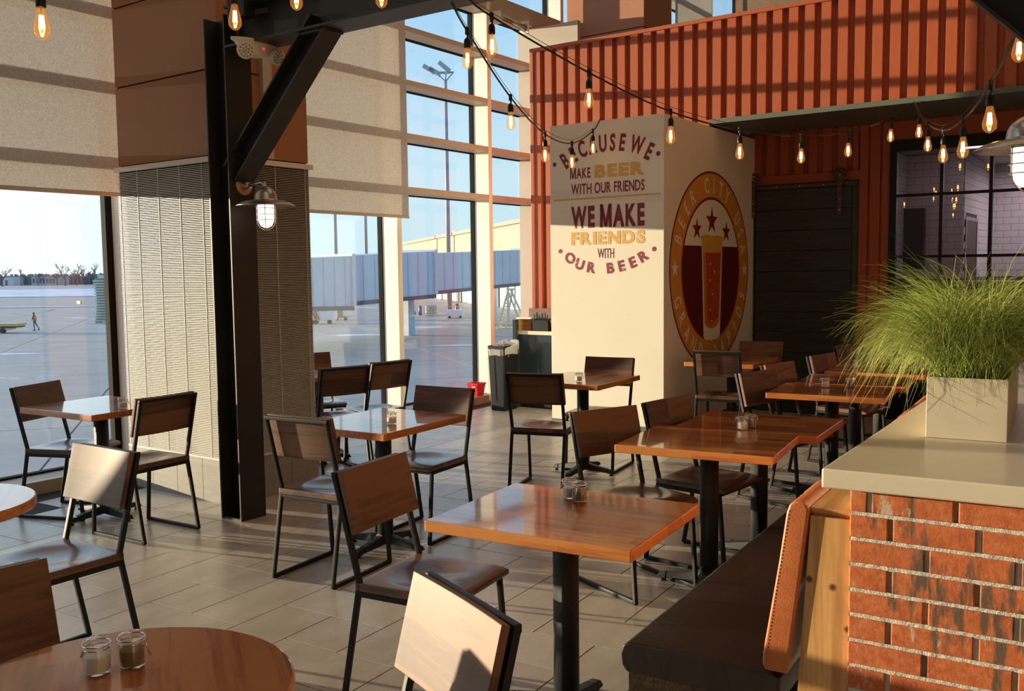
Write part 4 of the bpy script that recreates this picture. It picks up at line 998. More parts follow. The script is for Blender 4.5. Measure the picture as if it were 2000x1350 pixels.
# ============================================================ JARS
def make_jar():
    t = thing('spice_jar', 'jar', 'jar', (0, 0, 0), 0, 'clip-top spice jars on the tables')
    b = MB(); b.lathe([(.002, .0), (.021, 0), (.0245, .003), (.025, .008), (.025, .036), (.022, .042), (.022, .046), (.0205, .046), (.0205, .042), (.0228, .036), (.0228, .006), (.002, .004)], 28, cap=False); b.build('glass_body', JARG, t, smooth=True)
    MB().lathe([(.002, .0045), (.0222, .0045), (.0222, .030), (.002, .031)], 24).build('filling', SALT, t, smooth=False)
    b = MB(); b.lathe([(.002, .0475), (.021, .0475), (.0245, .050), (.0245, .053), (.022, .0565), (.012, .058), (.002, .058)], 28); b.build('lid', JARG, t, smooth=True)
    b = MB(); b.tube([(.0248*cos(2*pi*j/28), .0248*sin(2*pi*j/28), .0495) for j in range(28)], .0013, 6, True); b.tube([(.0230*cos(2*pi*j/28), .0230*sin(2*pi*j/28), .0425) for j in range(28)], .0011, 6, True); b.build('wire_rings', CHROME, t, smooth=True)
    b = MB(); b.tube([(.023, -.006, .043), (.030, -.006, .047), (.031, 0, .052), (.030, .006, .047), (.023, .006, .043)], .0012, 6); b.build('clip', CHROME, t, smooth=True)
    b = MB(); b.tube([(.030, 0, .050), (.031, .0, .038), (.040, 0, .020)], .0016, 6); b.build('clip_lever', CHROME, t, smooth=True)
    b = MB(); b.tube([(-.023, -.005, .043), (-.030, 0, .049), (-.023, .005, .043)], .0012, 6); b.build('hinge', CHROME, t, smooth=True)
    for ch in t.children: ch.data.transform(Matrix.Diagonal((1.14, 1.14, 1.28, 1)))
    return t
JAR = make_jar()
jar_pepper = JAR.copy(); COL.objects.link(jar_pepper)
for ch in list(JAR.children):
    c = ch.copy(); COL.objects.link(c); c.parent = jar_pepper
    if ch.name.startswith('filling'): c.data = ch.data.copy(); c.data.materials.clear(); c.data.materials.append(PEPPER); c['label'] = 'ground brown pepper'
used = {}
def jar(px, py, kind, rz, label):
    p = atz(px, py, TOPZ+.001); src = JAR if kind == 's' else jar_pepper
    if kind not in used: used[kind] = 1; src.location = p; src.rotation_euler = (0, 0, deg(rz)); src['label'] = label; return
    dup(src, p, deg(rz), label)
jar(191, 1313, 's', 190, 'white salt jar with its wire clip at the front left on the near round table')
jar(259, 1300, 'p', 20, 'brown pepper jar with its clip lever sticking out on the near round table')
jar(1113, 972, 's', 170, 'salt jar behind the pepper on the big foreground table')
jar(1132, 979, 'p', -80, 'pepper jar with the clip in front on the big foreground table')
jar(765, 828, 's', -60, 'single jar on the middle sky-reflecting table')
jar(1130, 745, 's', 60, 'single jar on the table in front of the mural slogan')
jar(240, 798, 's', 90, 'single jar on the left window table in front of the blinds')
jar(1450, 839, 's', 180, 'left jar of the touching pair on the pushed-together tables')
jar(1466, 835, 'p', 0, 'right jar of the touching pair on the pushed-together tables')
jar(1612, 757, 's', 180, 'left jar of two standing apart on the third table group')
jar(1661, 757, 'p', 0, 'right jar of two standing apart on the third table group')
jar(1670, 719, 's', 100, 'dim single jar on the table before the grass planter')

# ============================================================ STRING LIGHTS
CABLE = plain('black_rubber_cable', (.014, .013, .012), .45)
def make_bulb():
    t = thing('string_light_bulb', 'bulb', 'light bulb', (0, 0, 0), 0, 'filament bulbs on the string lights')
    b = MB(); b.tube([(0, 0, 0), (.004, 0, -.012), (0, 0, -.024)], .0055, 8); b.build('cable_tail', CABLE, t, smooth=True)
    MB().lathe([(.006, -.020), (.014, -.026), (.018, -.040), (.018, -.070), (.0165, -.074)], 16).build('socket', BLACKPL, t, smooth=True)
    MB().lathe([(.012, -.073), (.0145, -.080), (.018, -.098), (.0255, -.125), (.030, -.148), (.0275, -.166), (.017, -.180), (.004, -.187), (.0005, -.1872)], 24, cap=False).build('bulb_glass', BULBG, t, smooth=True)
    b = MB()
    for k in range(6):
        a = pi/3*k; b.tube([(.0055*cos(a), .0055*sin(a), -.102), (.0085*cos(a), .0085*sin(a), -.150)], .0026, 5)
    b.lathe([(.003, -.165), (.006, -.170), (.003, -.176)], 8)
    b.build('filament', FIL, t, smooth=True)
    MB().tube([(0, 0, -.075), (0, 0, -.155)], .0018, 6).build('stem', BRASSY, t, smooth=True)
    return t
BULB = make_bulb(); BN = [0]
def bulb(p, label, tilt=0):
    if BN[0] == 0: BULB.location = p; BULB['label'] = label; BULB.rotation_euler = (0, 0, DT); BN[0] = 1; return
    dup(BULB, p, DT, label)
def cat_pts(P):                   # smooth curve through hanging points
    out = []; P = [Vector(p) for p in P]; Q = [P[0]*2-P[1]]+P+[P[-1]*2-P[-2]]
    for i in range(1, len(Q)-2):
        for k in range(6):
            t = k/6; a, b, c, d = Q[i-1], Q[i], Q[i+1], Q[i+2]
            out.append(.5*((2*b)+(-a+c)*t+(2*a-5*b+4*c-d)*t*t+(-a+3*b-3*c+d)*t**3))
    out.append(P[-1]); return out
def string(P, label, dz=.0):
    t = thing('string_light_cable', label, 'cable', (0, 0, 0), DT, 'black cables of the string lights')
    pts = cat_pts(P); MB().tube(pts, .0055, 8).build('cable', CABLE, t, smooth=True)
    n = len(pts); top = [p+Vector((0, 0, .012+.02*sin(pi*i/(n-1)))) for i, p in enumerate(pts)]
    MB().tube(top, .0018, 5).build('support_wire', CABLE, t, smooth=True)
    b = MB()
    for p in P[1:-1]: p = Vector(p); b.box(p.x-.008, p.x+.008, p.y-.010, p.y+.010, p.z-.022, p.z+.020)
    b.build('clamps', CABLE, t, bevel=.003)
S1 = [(-3.124, 3.90, 2.985), (-3.194, 4.115, 2.898), (-3.486, 4.929, 2.691), (-3.796, 5.795, 2.585), (-4.119, 6.694, 2.638), (-4.436, 7.578, 2.867), (-4.53, 7.88, 3.018)]
S2 = [(-2.997, 3.86, 2.985), (-2.973, 4.041, 2.923), (-2.825, 4.783, 2.735), (-2.673, 5.546, 2.595), (-2.519, 6.318, 2.552), (-2.357, 7.131, 2.583), (-2.213, 7.855, 2.685), (-2.065, 8.597, 2.867), (-1.971, 9.04, 3.05)]
S3 = [(-1.971, 9.04, 3.05), (-1.80, 8.43, 2.86), (-1.57, 7.653, 2.655), (-1.238, 6.485, 2.447), (-.945, 5.45, 2.361), (-.681, 4.517, 2.366), (-.50, 3.92, 2.47)]
string(S1, 'string light cable sagging from the beam to the top of the mural column')
string(S2, 'string light cable running from the beam to the lower edge of the container')
string(S3, 'string light cable rising from the container edge to the right hand brace')
n1 = ['first', 'second', 'third', 'fourth', 'fifth', 'sixth', 'seventh']
for i, p in enumerate(S1[1:-1]): bulb(w2(*p)-Vector((0, 0, .018)), n1[i]+' glowing bulb from the beam on the cable that ends at the mural top')
for i, p in enumerate(S2[1:-1]): bulb(w2(*p)-Vector((0, 0, .018)), n1[i]+' glowing bulb from the beam on the long cable towards the container edge')
for i, p in enumerate(S3[1:-1]): bulb(w2(*p)-Vector((0, 0, .018)), n1[i]+' glowing bulb from the container edge on the cable rising to the right')
def bpos(px, py, d): p = atd(px, py, d); p.z += .148; return p
B4 = [(82, 56, 3.35, 'glowing bulb alone at the top left over the roller shade'), (459, 42, 4.2, 'glowing bulb at the head of the steel column'), (579, 4, 4.4, 'glowing bulb cut by the top edge above the diagonal brace'), (745, 0, 4.6, 'glowing bulb cut by the top edge below the beam middle'), (1990, 104, 4.05, 'glowing bulb at the right picture edge under the brace')]
hp = []
for x, y, d, l in B4: p = bpos(x, y, d); bulb(p, l); hp.append(toW(p))
string([hp[0]+Vector((-.8, -.6, .25)), hp[0]+Vector((0, 0, .018)), hp[1]+Vector((0, 0, .018)), hp[2]+Vector((0, 0, .018)), hp[3]+Vector((0, 0, .018)), (-2.9, 3.75, 3.3)], 'string light cable along the top picture edge in front of the beam')
# ============================================================ OUTSIDE
GZ = -2.8
def gp(px, py): return atz(px, py, GZ)
ap = structE('ground', 'airport apron of concrete slabs with snow patches', 'ground', W=False)
def apron():
    MB().add([(x, y, GZ-.05) for x, y in ((-2500, -1500), (-9, -1500), (-9, 2500), (-2500, 2500))], [(0, 1, 2, 3)]).build('apron_base', APRON, ap)
    a = gp(0, 690); b = gp(90, 655); d = (b-a); d.z = 0; d.normalize(); n = Vector((-d.y, d.x, 0)); S = 7.6; cnt = 0
    me = bpy.data.meshes.new('apron_slab'); m = MB(); m.box(.03, S-.03, .03, S-.03, -.045, 0); me.from_pydata(m.v, [], m.f); me.materials.append(APRON); me.update()
    ang = math.atan2(d.y, d.x)
    for i in range(-12, 16):
        for j in range(-14, 12):
            c = a+d*(S*i)+n*(S*j); m_ = c+d*S/2+n*S/2; v = m_-O0; dep = v.dot(F)
            if dep < 4 or dep > 120 or toW(m_).x > -13: continue
            px = 1000+FPX*v.dot(RT)/dep
            if not (-250 < px < 1150) or cnt > 280: continue
            o = bpy.data.objects.new('apron_slab', me); COL.objects.link(o); o.parent = ap; o.location = c; o.rotation_euler = (0, 0, ang); cnt += 1
apron()
o = MB().add([tuple(gp(*q)+Vector((0, 0, .03))) for q in ((-1500, 600), (1500, 562))]+[tuple(atz(1500, 545, GZ)+Vector((0, 0, .03))), tuple(atz(-1500, 588, GZ)+Vector((0, 0, .03)))], [(0, 1, 2, 3)]).build('snow_field', SNOW); tag(o, 'flat snowy field beyond the taxiway at the horizon', 'field', None, 'structure')
for k, (q, rx, ry) in enumerate((((30, 692), 1.9, .5), ((60, 600), 14, 1.2), ((130, 632), 3, .3), ((845, 640), 1.6, .5), ((900, 675), 2.0, .35), ((700, 655), 2.2, .5))):
    c = gp(*q); b = MB(); n = 26; vs = []
    ax = Vector((RT.x, RT.y, 0)).normalized(); ay = Vector((-ax.y, ax.x, 0))
    for i in range(n): a = 2*pi*i/n; w = random.uniform(.75, 1.15); vs.append(tuple(c+ax*rx*w*cos(a)+ay*ry*w*sin(a)+Vector((0, 0, .004))))
    vs += [tuple(Vector(v)*.0+Vector(v)*1.0+Vector((0, 0, .03))+(c-Vector(v))*.25*Vector((1, 1, 0)).length/1.414) for v in vs[:n]]
    b.add(vs, [tuple(range(n, 2*n))]+[(i, (i+1) % n, n+(i+1) % n, n+i) for i in range(n)])
    tag(b.build('snow_patch', plain('thin_snow', (.74, .80, .90), .7)), ['small snow streak on the apron behind the left window table', 'long snow streak below the tree line behind the walking person', 'thin snow streak right of the walking person', 'snow streak on the apron beneath the passenger bridge', 'snow streak on the sunlit apron right of the window mullion', 'snow streak by the baggage cart'][k], 'snow')
# trees at the horizon
BARK = plain('bare_twigs', (.16, .13, .12), .9)
def bare_tree(px, d, h, w, seed):
    rg = random.Random(seed); c = atd(px, 560, d); c.z = GZ; t = thing('bare_tree', 'tree', 'tree', c, 0, 'bare winter trees along the horizon')
    b = MB()
    def br(p, dr, L_, r, k):
        q = p+dr*L_; b.tube([p, q], [r, r*.7], 4)
        if k == 0: return
        for _ in range(3 if k > 1 else 4):
            nd = (dr+Vector((rg.uniform(-1, 1)*w, rg.uniform(-1, 1)*w, rg.uniform(-.1, .5)))).normalized(); br(p+dr*L_*rg.uniform(.5, 1), nd, L_*rg.uniform(.55, .8), r*.6, k-1)
    br(Vector((0, 0, 0)), Vector((0, 0, 1)), h*.33, .35, 4); b.build('branches', BARK, t); return t
trs = [(5, 400, 13, .9), (42, 420, 10, .8), (75, 430, 7, .8), (112, 420, 8, .9), (128, 400, 14, 1.0), (150, 410, 12, .9), (168, 420, 11, .8), (187, 400, 12, .9)]
for k, (px, d, h, w) in enumerate(trs):
    t = bare_tree(px, d, h, w, k); t['label'] = ['leftmost bare tree at the picture edge on the horizon', 'dark rounded bare tree second from the left on the horizon', 'small bare tree third from the left on the horizon', 'bare tree left of the tallest one on the horizon', 'tallest spreading bare tree in the middle of the horizon', 'bare tree just right of the tallest one on the horizon', 'thin bare tree sixth from the left, near the boarding bridge cab', 'bare tree touching the boarding bridge cab outline'][k]
b = MB()
for i in range(700):
    px = random.uniform(-300, 700); d = random.uniform(455, 475); c = atd(px, 560, d); c.z = GZ; h = random.uniform(2, 5.5)
    for s in range(3): q = c+Vector((random.uniform(-3, 3), random.uniform(-3, 3), 0)); b.bar(q, q+Vector((random.uniform(-1, 1), random.uniform(-1, 1), h)), .7, .7)
tag(b.build('distant_scrub', plain('scrub_grey', (.22, .22, .25), .9)), 'low grey scrub line behind the snowy field', 'scrub', None, 'stuff')
def facebox(name, label, cat, px0, px1, d, z0, z1, depth, mat, parts=()):
    a = atd(px0, 560, d); c = atd(px1, 560, d); a.z = c.z = 0; e = (c-a); L_ = e.length; ang = math.atan2(e.y, e.x)
    t = thing(name, label, cat, (a.x, a.y, GZ), ang); MB().box(0, L_, 0, depth, z0, z1).build('wall', mat, t)
    MB().box(-.3, L_+.3, -.3, depth+.3, z1, z1+.35).build('roof', plain('far_roof', (.35, .36, .38), .7), t)
    for x0, x1, a0, a1 in parts: MB().box(L_*x0, L_*x1, -.08, .0, a0, a1).build('window', plain('far_window', (.10, .13, .17), .2), t)
    return t
WHITEM = plain('white_painted_metal', (.62, .66, .72), .45, 0, .05, 1.0)
facebox('far_building', 'long low pale building at the foot of the far trees', 'building', 62, 116, 440, 0, 4, 10, plain('far_wall', (.5, .48, .46), .8), [(.05+.12*i, .12+.12*i, 1, 3) for i in range(7)])
facebox('far_shed', 'tiny white shed among the far trees at the left', 'shed', 4, 27, 442, 0, 4, 8, plain('far_white', (.7, .7, .72), .8), [(.3, .5, 0, 2.5)])
# terminal building beyond the bridge
def terminal():
    a = atd(790, 560, 178); c = atd(1120, 560, 84); a.z = c.z = 0; e = c-a; L_ = e.length; ang = math.atan2(e.y, e.x)
    t = thing('terminal_building', 'long beige terminal building rising behind the passenger bridge', 'building', (a.x, a.y, GZ), ang)
    MB().box(0, L_, 0, 18, 4.6, 9.4).build('upper_wall', plain('beige_precast', (.30, .27, .21), .8, 0, .06, .3), t)
    MB().box(0, L_, .6, 18, 0, 4.6).build('lower_wall', plain('grey_lower_wall', (.34, .35, .36), .8), t)
    MB().box(-.3, L_+.3, -.3, 18.3, 9.4, 9.85).build('roof_edge', plain('roof_coping', (.24, .21, .16), .7), t)
    for k in range(14): MB().box(L_*(k+.45)/14, L_*(k+.45)/14+3.2, .45, .6, 0, 3.4).build('bay_door', WHITEM if k % 3 else plain('dark_bay', (.06, .07, .09), .6), t)
    MB().box(L_*.22, L_*.22+2, 5, 7, 9.8, 11).build('roof_unit', WHITEM, t)
terminal()
# passenger boarding bridge: three telescoping sections
def bridge():
    sec = [((560, 600, 507, 50), (690, 598, 500, 54.5), 'outer tunnel section'), ((680, 590, 500, 55.5), (850, 575, 491, 64), 'middle tunnel section'), ((845, 569, 495, 65), (1060, 548, 487, 79), 'inner tunnel section')]
    a0 = atd(600, 560, 52); t = thing('passenger_bridge', 'long white corrugated passenger boarding bridge crossing behind the right windows', 'passenger bridge', (a0.x, a0.y, GZ))
    for (p, q, nm) in sec:
        A0 = atd(p[0], p[1], p[3]); A1 = atd(p[0], p[2], p[3]); B0 = atd(q[0], q[1], q[3]); B1 = atd(q[0], q[2], q[3])
        e = (B0-A0); e.z = 0; e.normalize(); n = Vector((-e.y, e.x, 0)); n = n if n.dot(F) > 0 else -n; o = Vector((a0.x, a0.y, GZ))
        A1 = Vector((A0.x, A0.y, A1.z)); B1 = Vector((B0.x, B0.y, B1.z))
        pts = [A0-o, B0-o, B0+n*2.9-o, A0+n*2.9-o, A1-o, B1-o, B1+n*2.9-o, A1+n*2.9-o]
        MB().hexa(pts).build('tunnel', WHITEM, t)
        b = MB(); L_ = (B0-A0).length; k = max(6, int(L_/1.1))
        for i in range(k): f = (i+.3)/k; s = A0.lerp(B0, f)-n*.06-o; s2 = A1.lerp(B1, f)-n*.06-o; b.bar(s+n*.03, s2+n*.03, .07, .05, tuple(n))
        tag(b.build('corrugation', WHITEM, t), kind='stuff')
        for X0, X1 in ((A0, A1), (B0, B1)):
            MB().hexa([X0-n*.15-e*.15-o, X0-n*.15+e*.15-o, X0+n*3.05+e*.15-o, X0+n*3.05-e*.15-o, X1-n*.15-e*.15+Vector((0, 0, .12))-o, X1-n*.15+e*.15+Vector((0, 0, .12))-o, X1+n*3.05+e*.15+Vector((0, 0, .12))-o, X1+n*3.05-e*.15+Vector((0, 0, .12))-o]).build('end_frame', WHITEM, t)
        MB().hexa([A0-n*.1-o+Vector((0, 0, -.25)), B0-n*.1-o+Vector((0, 0, -.25)), B0+n*3-o+Vector((0, 0, -.25)), A0+n*3-o+Vector((0, 0, -.25)), A0-n*.1-o, B0-n*.1-o, B0+n*3-o, A0+n*3-o]).build('underframe', plain('bridge_underframe', (.12, .13, .14), .7), t)
    for px in (790, 1050):
        d = 63 if px < 800 else 76
        c = atd(px, 560, d)+Vector((F.x, F.y, 0))*1.5; c.z = GZ; MB().box(c.x-a0.x-.35, c.x-a0.x+.35, c.y-a0.y-.35, c.y-a0.y+.35, 0, 2.9).build('support_leg', WHITEM, t)
bridge()
# cab of the other bridge at left
def cab():
    c = atd(196, 560, 27); t = thing('bridge_cab', 'grey-green bridge cab with an accordion canopy at the left window edge', 'bridge cab', (c.x, c.y, c.z), math.atan2(RT.y, RT.x)+.12)
    CG = plain('cab_green', (.60, .70, .68), .6, 0, .06, 3); k = 27/FPX; zt = (560-537)*k; zb = (560-634)*k; w = (232-184)*k
    MB().box(.12, w+.8, .1, 2.6, zb+.12, zt-.08).build('cab_body', plain('cab_panel', (.50, .55, .47), .6), t)
    MB().box(-.02, w+.8, -.15, 2.7, zt-.1, zt).build('cab_roof', CG, t); MB().box(.06, w+.8, -.2, 2.6, zb, zb+.12).build('cab_floor', plain('cab_panel', (.50, .55, .47), .6), t)
    for i in range(17):
        z0 = zb+.02+(zt-.14-zb)*i/17; x = -.16+.22*(i/17-.75)**2*-1+.10*(1-i/17)
        MB().hexa([(x+.04, -.2, z0), (x+.32, -.2, z0), (x+.32, 2.5, z0), (x+.04, 2.5, z0), (x, -.24, z0+.045), (x+.34, -.24, z0+.045), (x+.34, 2.5, z0+.045), (x, 2.5, z0+.045)]).build('canopy_fold', CG, t)
        MB().box(x+.05, x+.30, -.17, 2.45, z0+.04, z0+.09).build('canopy_gap', plain('canopy_dark', (.20, .26, .26), .8), t)
    MB().hexa([(.40, .05, zb+.2), (.68, .05, zb+.2), (.68, .1, zb+.2), (.40, .1, zb+.2), (.40, .05, zt-.42), (.60, .05, zt-.42), (.60, .1, zt-.42), (.40, .1, zt-.42)]).build('cab_window', plain('cab_window', (.45, .55, .58), .2), t)
    MB().box(w+1.0, w+1.4, .8, 1.2, GZ-c.z, zb+.3).build('support_leg', CG, t); MB().box(w+.75, w+1.05, .2, 2.5, zb, zt-.1).build('rear_frame', CG, t)
    MB().tube([(.30, -.05, zt-.3), (.40, -.05, zt-.6), (.34, -.05, zb+.75), (.40, -.05, zb+.5), (.36, -.05, zb+.15)], .02, 6).build('hose', IRON, t)
cab()
# walking person
def person():
    c = gp(68, 645.5); d = (c-O0).dot(F); s = d*35/FPX/1.78; t = thing('person', 'walking ground worker in an orange safety vest and dark cap on the apron', 'person', c, math.atan2(RT.y, RT.x))
    V = [(0, 0, .95), (0, 0, 1.12), (.01, 0, 1.32), (.0, 0, 1.45), (-.02, 0, 1.54), (-.03, 0, 1.66), (-.03, 0, 1.74),
         (.0, -.09, .90), (-.02, -.09, .50), (.03, -.09, .10), (-.07, -.09, .05), (.0, .09, .90), (.16, .09, .52), (.40, .09, .22), (.36, .09, .10),
         (-.01, -.19, 1.42), (-.08, -.23, 1.16), (-.13, -.21, .92), (-.01, .19, 1.42), (.08, .22, 1.16), (.06, .20, .93)]
    E_ = [(0, 1), (1, 2), (2, 3), (3, 4), (4, 5), (5, 6), (0, 7), (7, 8), (8, 9), (9, 10), (0, 11), (11, 12), (12, 13), (13, 14), (3, 15), (15, 16), (16, 17), (3, 18), (18, 19), (19, 20)]
    Rr = [.15, .14, .16, .09, .055, .10, .07, .09, .065, .045, .04, .09, .065, .045, .04, .065, .05, .04, .065, .05, .04]
    me = bpy.data.meshes.new('body'); me.from_pydata([(x*s, y*s, z*s) for x, y, z in V], E_, []); o = bpy.data.objects.new('body', me); COL.objects.link(o); o.parent = t
    m = o.modifiers.new('skin', 'SKIN'); 
    bm = bmesh.new(); bm.from_mesh(me); ly = bm.verts.layers.skin.verify()
    for i, v in enumerate(bm.verts): v[ly].radius = (Rr[i]*s, Rr[i]*s); v[ly].use_root = i == 0
    bm.to_mesh(me); bm.free()
    o.modifiers.new('sub', 'SUBSURF').levels = 1; o.modifiers['sub'].render_levels = 1; me.materials.append(plain('dark_work_clothes', (.07, .09, .13), .8)); m.use_smooth_shade = True
    b = MB(); b.lathe([(.155*s, .98*s), (.165*s, 1.15*s), (.185*s, 1.34*s), (.14*s, 1.44*s), (.08*s, 1.48*s)], 16, cap=False); b.v = [(x, y*1.05, z) for x, y, z in b.v]; b.build('safety_vest', plain('orange_vest', (.85, .13, .05), .6), t, smooth=True)
    MB().lathe([(.170*s, 1.16*s), (.178*s, 1.20*s)], 16, cap=False).build('reflective_band', plain('vest_band', (.75, .75, .3), .5), t)
    MB().lathe([(.105*s, 1.66*s), (.105*s, 1.72*s), (.07*s, 1.78*s), (.01, 1.79*s)], 14, (-.03*s, 0, 0)).build('cap', plain('dark_cap', (.05, .06, .05), .8), t, smooth=True)
    b = MB(); b.box(-.13*s, .13*s, -.14*s, -.04*s, 0, .07*s).box(.28*s, .42*s, .04*s, .14*s, .02*s, .14*s); b.build('boots', BLACK, t, bevel=.01)
person()
# carts and ground equipment
def wheel(b, c, r, w, ax):
    n = 14; vs = []
    ax = Vector(ax).normalized(); q = ax.cross(Vector((0, 0, 1)))
    for s in (-1, 1):
        for i in range(n): a = 2*pi*i/n; vs.append(Vector(c)+ax*s*w/2+q*r*cos(a)+Vector((0, 0, r*sin(a))))
    b.add(vs, [tuple(range(n))[::-1], tuple(range(n, 2*n))]+[(i, (i+1) % n, n+(i+1) % n, n+i) for i in range(n)])
def local(name, label, cat, px, py, yaw=0):
    c = gp(px, py); return thing(name, label, cat, c, math.atan2(RT.y, RT.x)+yaw), (c-O0).dot(F)/FPX
t, k = local('belt_loader', 'yellow topped belt loader cut by the left picture edge', 'loader', 0, 651)
MB().box(-60*k, 32*k, 0, 1.6, 13*k, 18*k).build('belt_deck', plain('yellow_deck', (.55, .42, .16), .6), t); MB().box(-60*k, 30*k, .1, 1.5, 10*k, 13*k).build('frame', BLACK, t); MB().box(-60*k, 12*k, .1, 1.5, 5*k, 10*k).build('body', WHITEM, t)
for x in (-40, 5): b = MB(); wheel(b, (x*k, .1, 5*k), 5*k, .3, (0, 1, 0)); b.build('wheel', BLACKPL, t)
t, k = local('baggage_cart', 'white baggage cart under the left end of the passenger bridge', 'cart', 636, 633)
MB().box(-36*k, 16*k, 0, 1.8, 6*k, 8*k).build('deck', GALV, t); MB().box(-10*k, 16*k, 0, 1.8, 8*k, 34*k).build('cart_box', WHITEM, t)
for x in (-36, -24, -11): MB().bar((x*k, .02, 8*k), (x*k, .02, 33*k), .08).build('post', WHITEM, t)
b = MB(); b.bar((-35*k, .02, 8*k), (-22*k, .02, 32*k), .12).bar((-24*k, .02, 32*k), (-12*k, .02, 8*k), .12).bar((-30*k, .03, 30*k), (-18*k, .03, 10*k), .10); b.build('red_straps', plain('rust_strap', (.35, .08, .05), .7), t); MB().box(-36*k, -10*k, .1, 1.7, 8*k, 31*k).build('load_cover', plain('pale_cover', (.6, .6, .62), .5), t)
for x in (-26, -18, 8): b = MB(); wheel(b, (x*k, 0, 4*k), 4.2*k, .3, (0, 1, 0)); b.build('wheel', BLACKPL, t)
t, k = local('ground_power_unit', 'rounded white ground power unit with an olive panel behind the baggage cart', 'generator', 667, 626)
MB().box(-14*k, 14*k, 0, 2, 5*k, 26*k).build('housing', WHITEM, t, bevel=5*k, seg=4); MB().box(-11*k, 3*k, -.08, 0, 7*k, 19*k).build('control_panel', plain('olive_panel', (.28, .25, .12), .6), t)
for x in (-9, 8): b = MB(); wheel(b, (x*k, .1, 3*k), 3*k, .3, (0, 1, 0)); b.build('wheel', BLACKPL, t)
t, k = local('liquid_tote', 'white caged liquid tote on the apron under the bridge', 'tote', 842, 617)
MB().box(-11*k, 11*k, 0, 2.0, 3*k, 21*k).build('tank', plain('tote_white', (.72, .70, .62), .5), t, bevel=.12)
b = MB()
for i in range(7): b.bar(((-11.5+23/6*i)*k, -.08, 1*k), ((-11.5+23/6*i)*k, -.08, 21.5*k), .06)
for i in range(5): b.bar((-11.5*k, -.08, (1+5*i)*k), (11.5*k, -.08, (1+5*i)*k), .06)
b.build('cage', GALV, t)
for nm, lb, ct, px, py, w, h, c in (('blue_barrel', 'blue barrel left of the liquid tote', 'barrel', 821, 616, 7, 18, (.04, .08, .25)), ('blue_barrel', 'tall dark blue drum by the window mullion under the bridge', 'barrel', 793, 615, 8, 28, (.03, .05, .16)), ('red_tarp', 'red tarp heap between the blue drums', 'tarp', 808, 616, 9, 8, (.55, .05, .05)), ('hose_reel', 'small red machine with a reel beside the service cart', 'machine', 893, 612, 8, 18, (.25, .05, .06))):
    t, k = local(nm, lb, ct, px, py)
    MB().lathe([(w/2*k*.9, 0), (w/2*k, h*.1*k), (w/2*k*.93, h*.35*k), (w/2*k, h*.5*k), (w/2*k*.93, h*.7*k), (w/2*k*.9, h*k)], 16).build('drum', plain(nm+'_paint', c, .5), t, smooth=True); MB().lathe([(w/4*k, h*k), (w/4*k, h*1.04*k)], 10).build('cap', BLACKPL, t)
t, k = local('service_cart', 'grey service cart with railings near the terminal wall', 'cart', 892, 622)
MB().box(-20*k, 12*k, 0, 1.8, 3*k, 16*k).build('cart_body', WHITEM, t)
b = MB()
for x in (-20, -9, 2, 12): b.bar((x*k, 0, 16*k), (x*k, 0, 24*k), .05)
b.bar((-20*k, 0, 24*k), (12*k, 0, 24*k), .05); b.build('railing', GALV, t)
for x in (-14, 7): b = MB(); wheel(b, (x*k, .1, 2.5*k), 2.6*k, .3, (0, 1, 0)); b.build('wheel', BLACKPL, t)
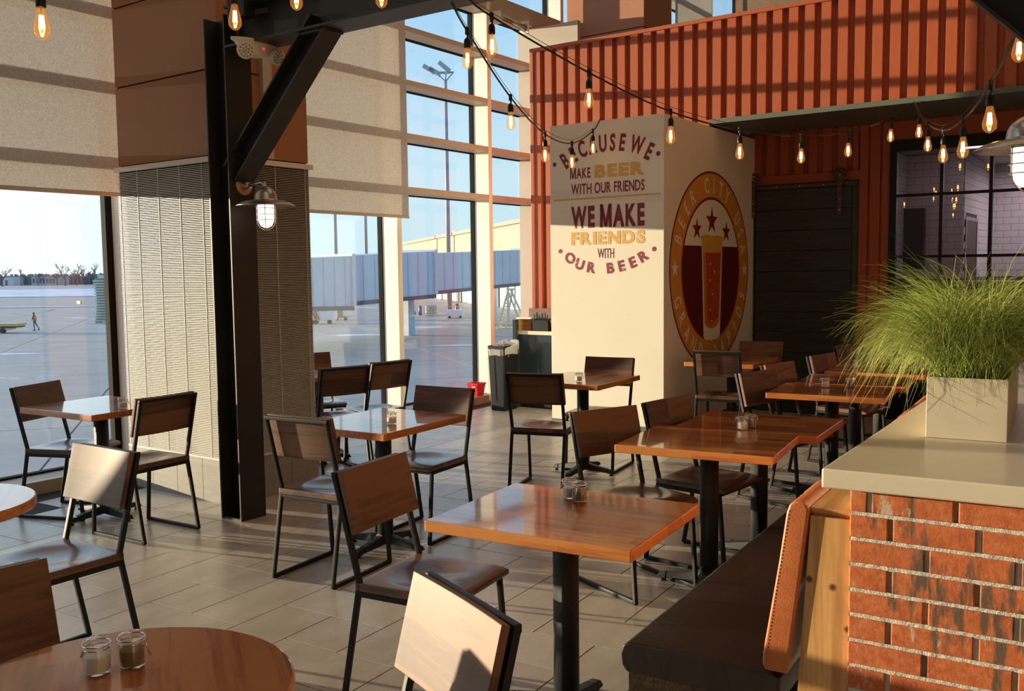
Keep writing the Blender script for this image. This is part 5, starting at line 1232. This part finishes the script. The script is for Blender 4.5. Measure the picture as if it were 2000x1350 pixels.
# yellow maintenance stairs
t, k = local('maintenance_stairs', 'pale yellow A-frame maintenance stairs behind the last window', 'stairs', 994, 642)
YP = plain('pale_yellow_metal', (.85, .80, .50), .5)
for y in (0, 1.1):
    for a, c in (((-22, 0), (0, 76)), ((-6, 0), (8, 76)), ((4, 76), (34, 8)), ((0, 70), (22, 12))): MB().bar((a[0]*k, y, a[1]*k), (c[0]*k, y, c[1]*k), .14).build('rail', YP, t)
for i in range(11): f = (i+.6)/12; MB().box((-22+22*f-2)*k, (-22+22*f+7)*k, 0, 1.1, 76*f*k, 76*f*k+.06).build('step', YP, t)
MB().box(-4*k, 12*k, 0, 1.1, 75*k, 78*k).build('platform', YP, t); MB().box(-23*k, 34*k, -.1, 1.2, 0, 2*k).build('base', YP, t)
t, k = local('concrete_shelter', 'white canopy shelter behind the maintenance stairs', 'shelter', 965, 630)
MB().box(-20*k, 60*k, 2, 6, 70*k, 78*k).build('canopy', WHITEM, t)
for x in (0, 25): MB().box(x*k, (x+5)*k, 2, 2.6, 0, 70*k).build('post', WHITEM, t)
# light masts
GREYM = plain('mast_grey', (.28, .31, .36), .5)
for i, (px, d, top, hd) in enumerate(((658, 140, 30, 0), (717, 150, 30, 0), (877, 98, 166, 1))):
    c = atd(px, 560, d); h = 1.6+(532-top)/FPX*d-GZ; c.z = GZ
    t = thing('light_mast', ['thin light mast farthest left above the bridge', 'thin light mast just left of the window mullion', 'high light mast with floodlights on a triangular head'][i], 'light mast', c, math.atan2(RT.y, RT.x))
    MB().tube([(0, 0, 0), (0, 0, h)], [.28, .16], 10).build('pole', GREYM, t, smooth=True)
    b = MB(); k = d/FPX
    if hd:
        for x, y in ((-18, -1), (16, -1), (0, 14)): b.bar((0, 0, h-.2), (x*k, y*k, h+14*k), .10)
        b.bar((-18*k, -k, h+14*k), (16*k, -k, h+14*k), .1).bar((-18*k, -k, h+14*k), (0, 14*k, h+14*k), .1).bar((16*k, -k, h+14*k), (0, 14*k, h+14*k), .1); b.build('head_frame', GREYM, t)
        for x, z, r in ((-32, 20, .5), (-20, 15, .5), (-2, 26, .9)):
            b = MB(); b.bar(((x-10)*k, 0, h+(z+6)*k), ((x+10)*k, 0, h+(z-6 if r < .8 else z-10)*k), 12*k, 8*k); b.build('floodlight', plain('flood_grey', (.35, .38, .42), .4), t)
    else:
        MB().box(-1.2, 1.2, -.3, .3, h, h+.4).build('floodlight', GREYM, t)
o = MB().box(0, .9, 0, .3, 0, .5).build('marker_sign', plain('yellow_sign', (.8, .55, .05), .5), None, loc=gp(150, 594)); tag(o, 'tiny yellow taxiway marker sign on the far apron', 'sign')
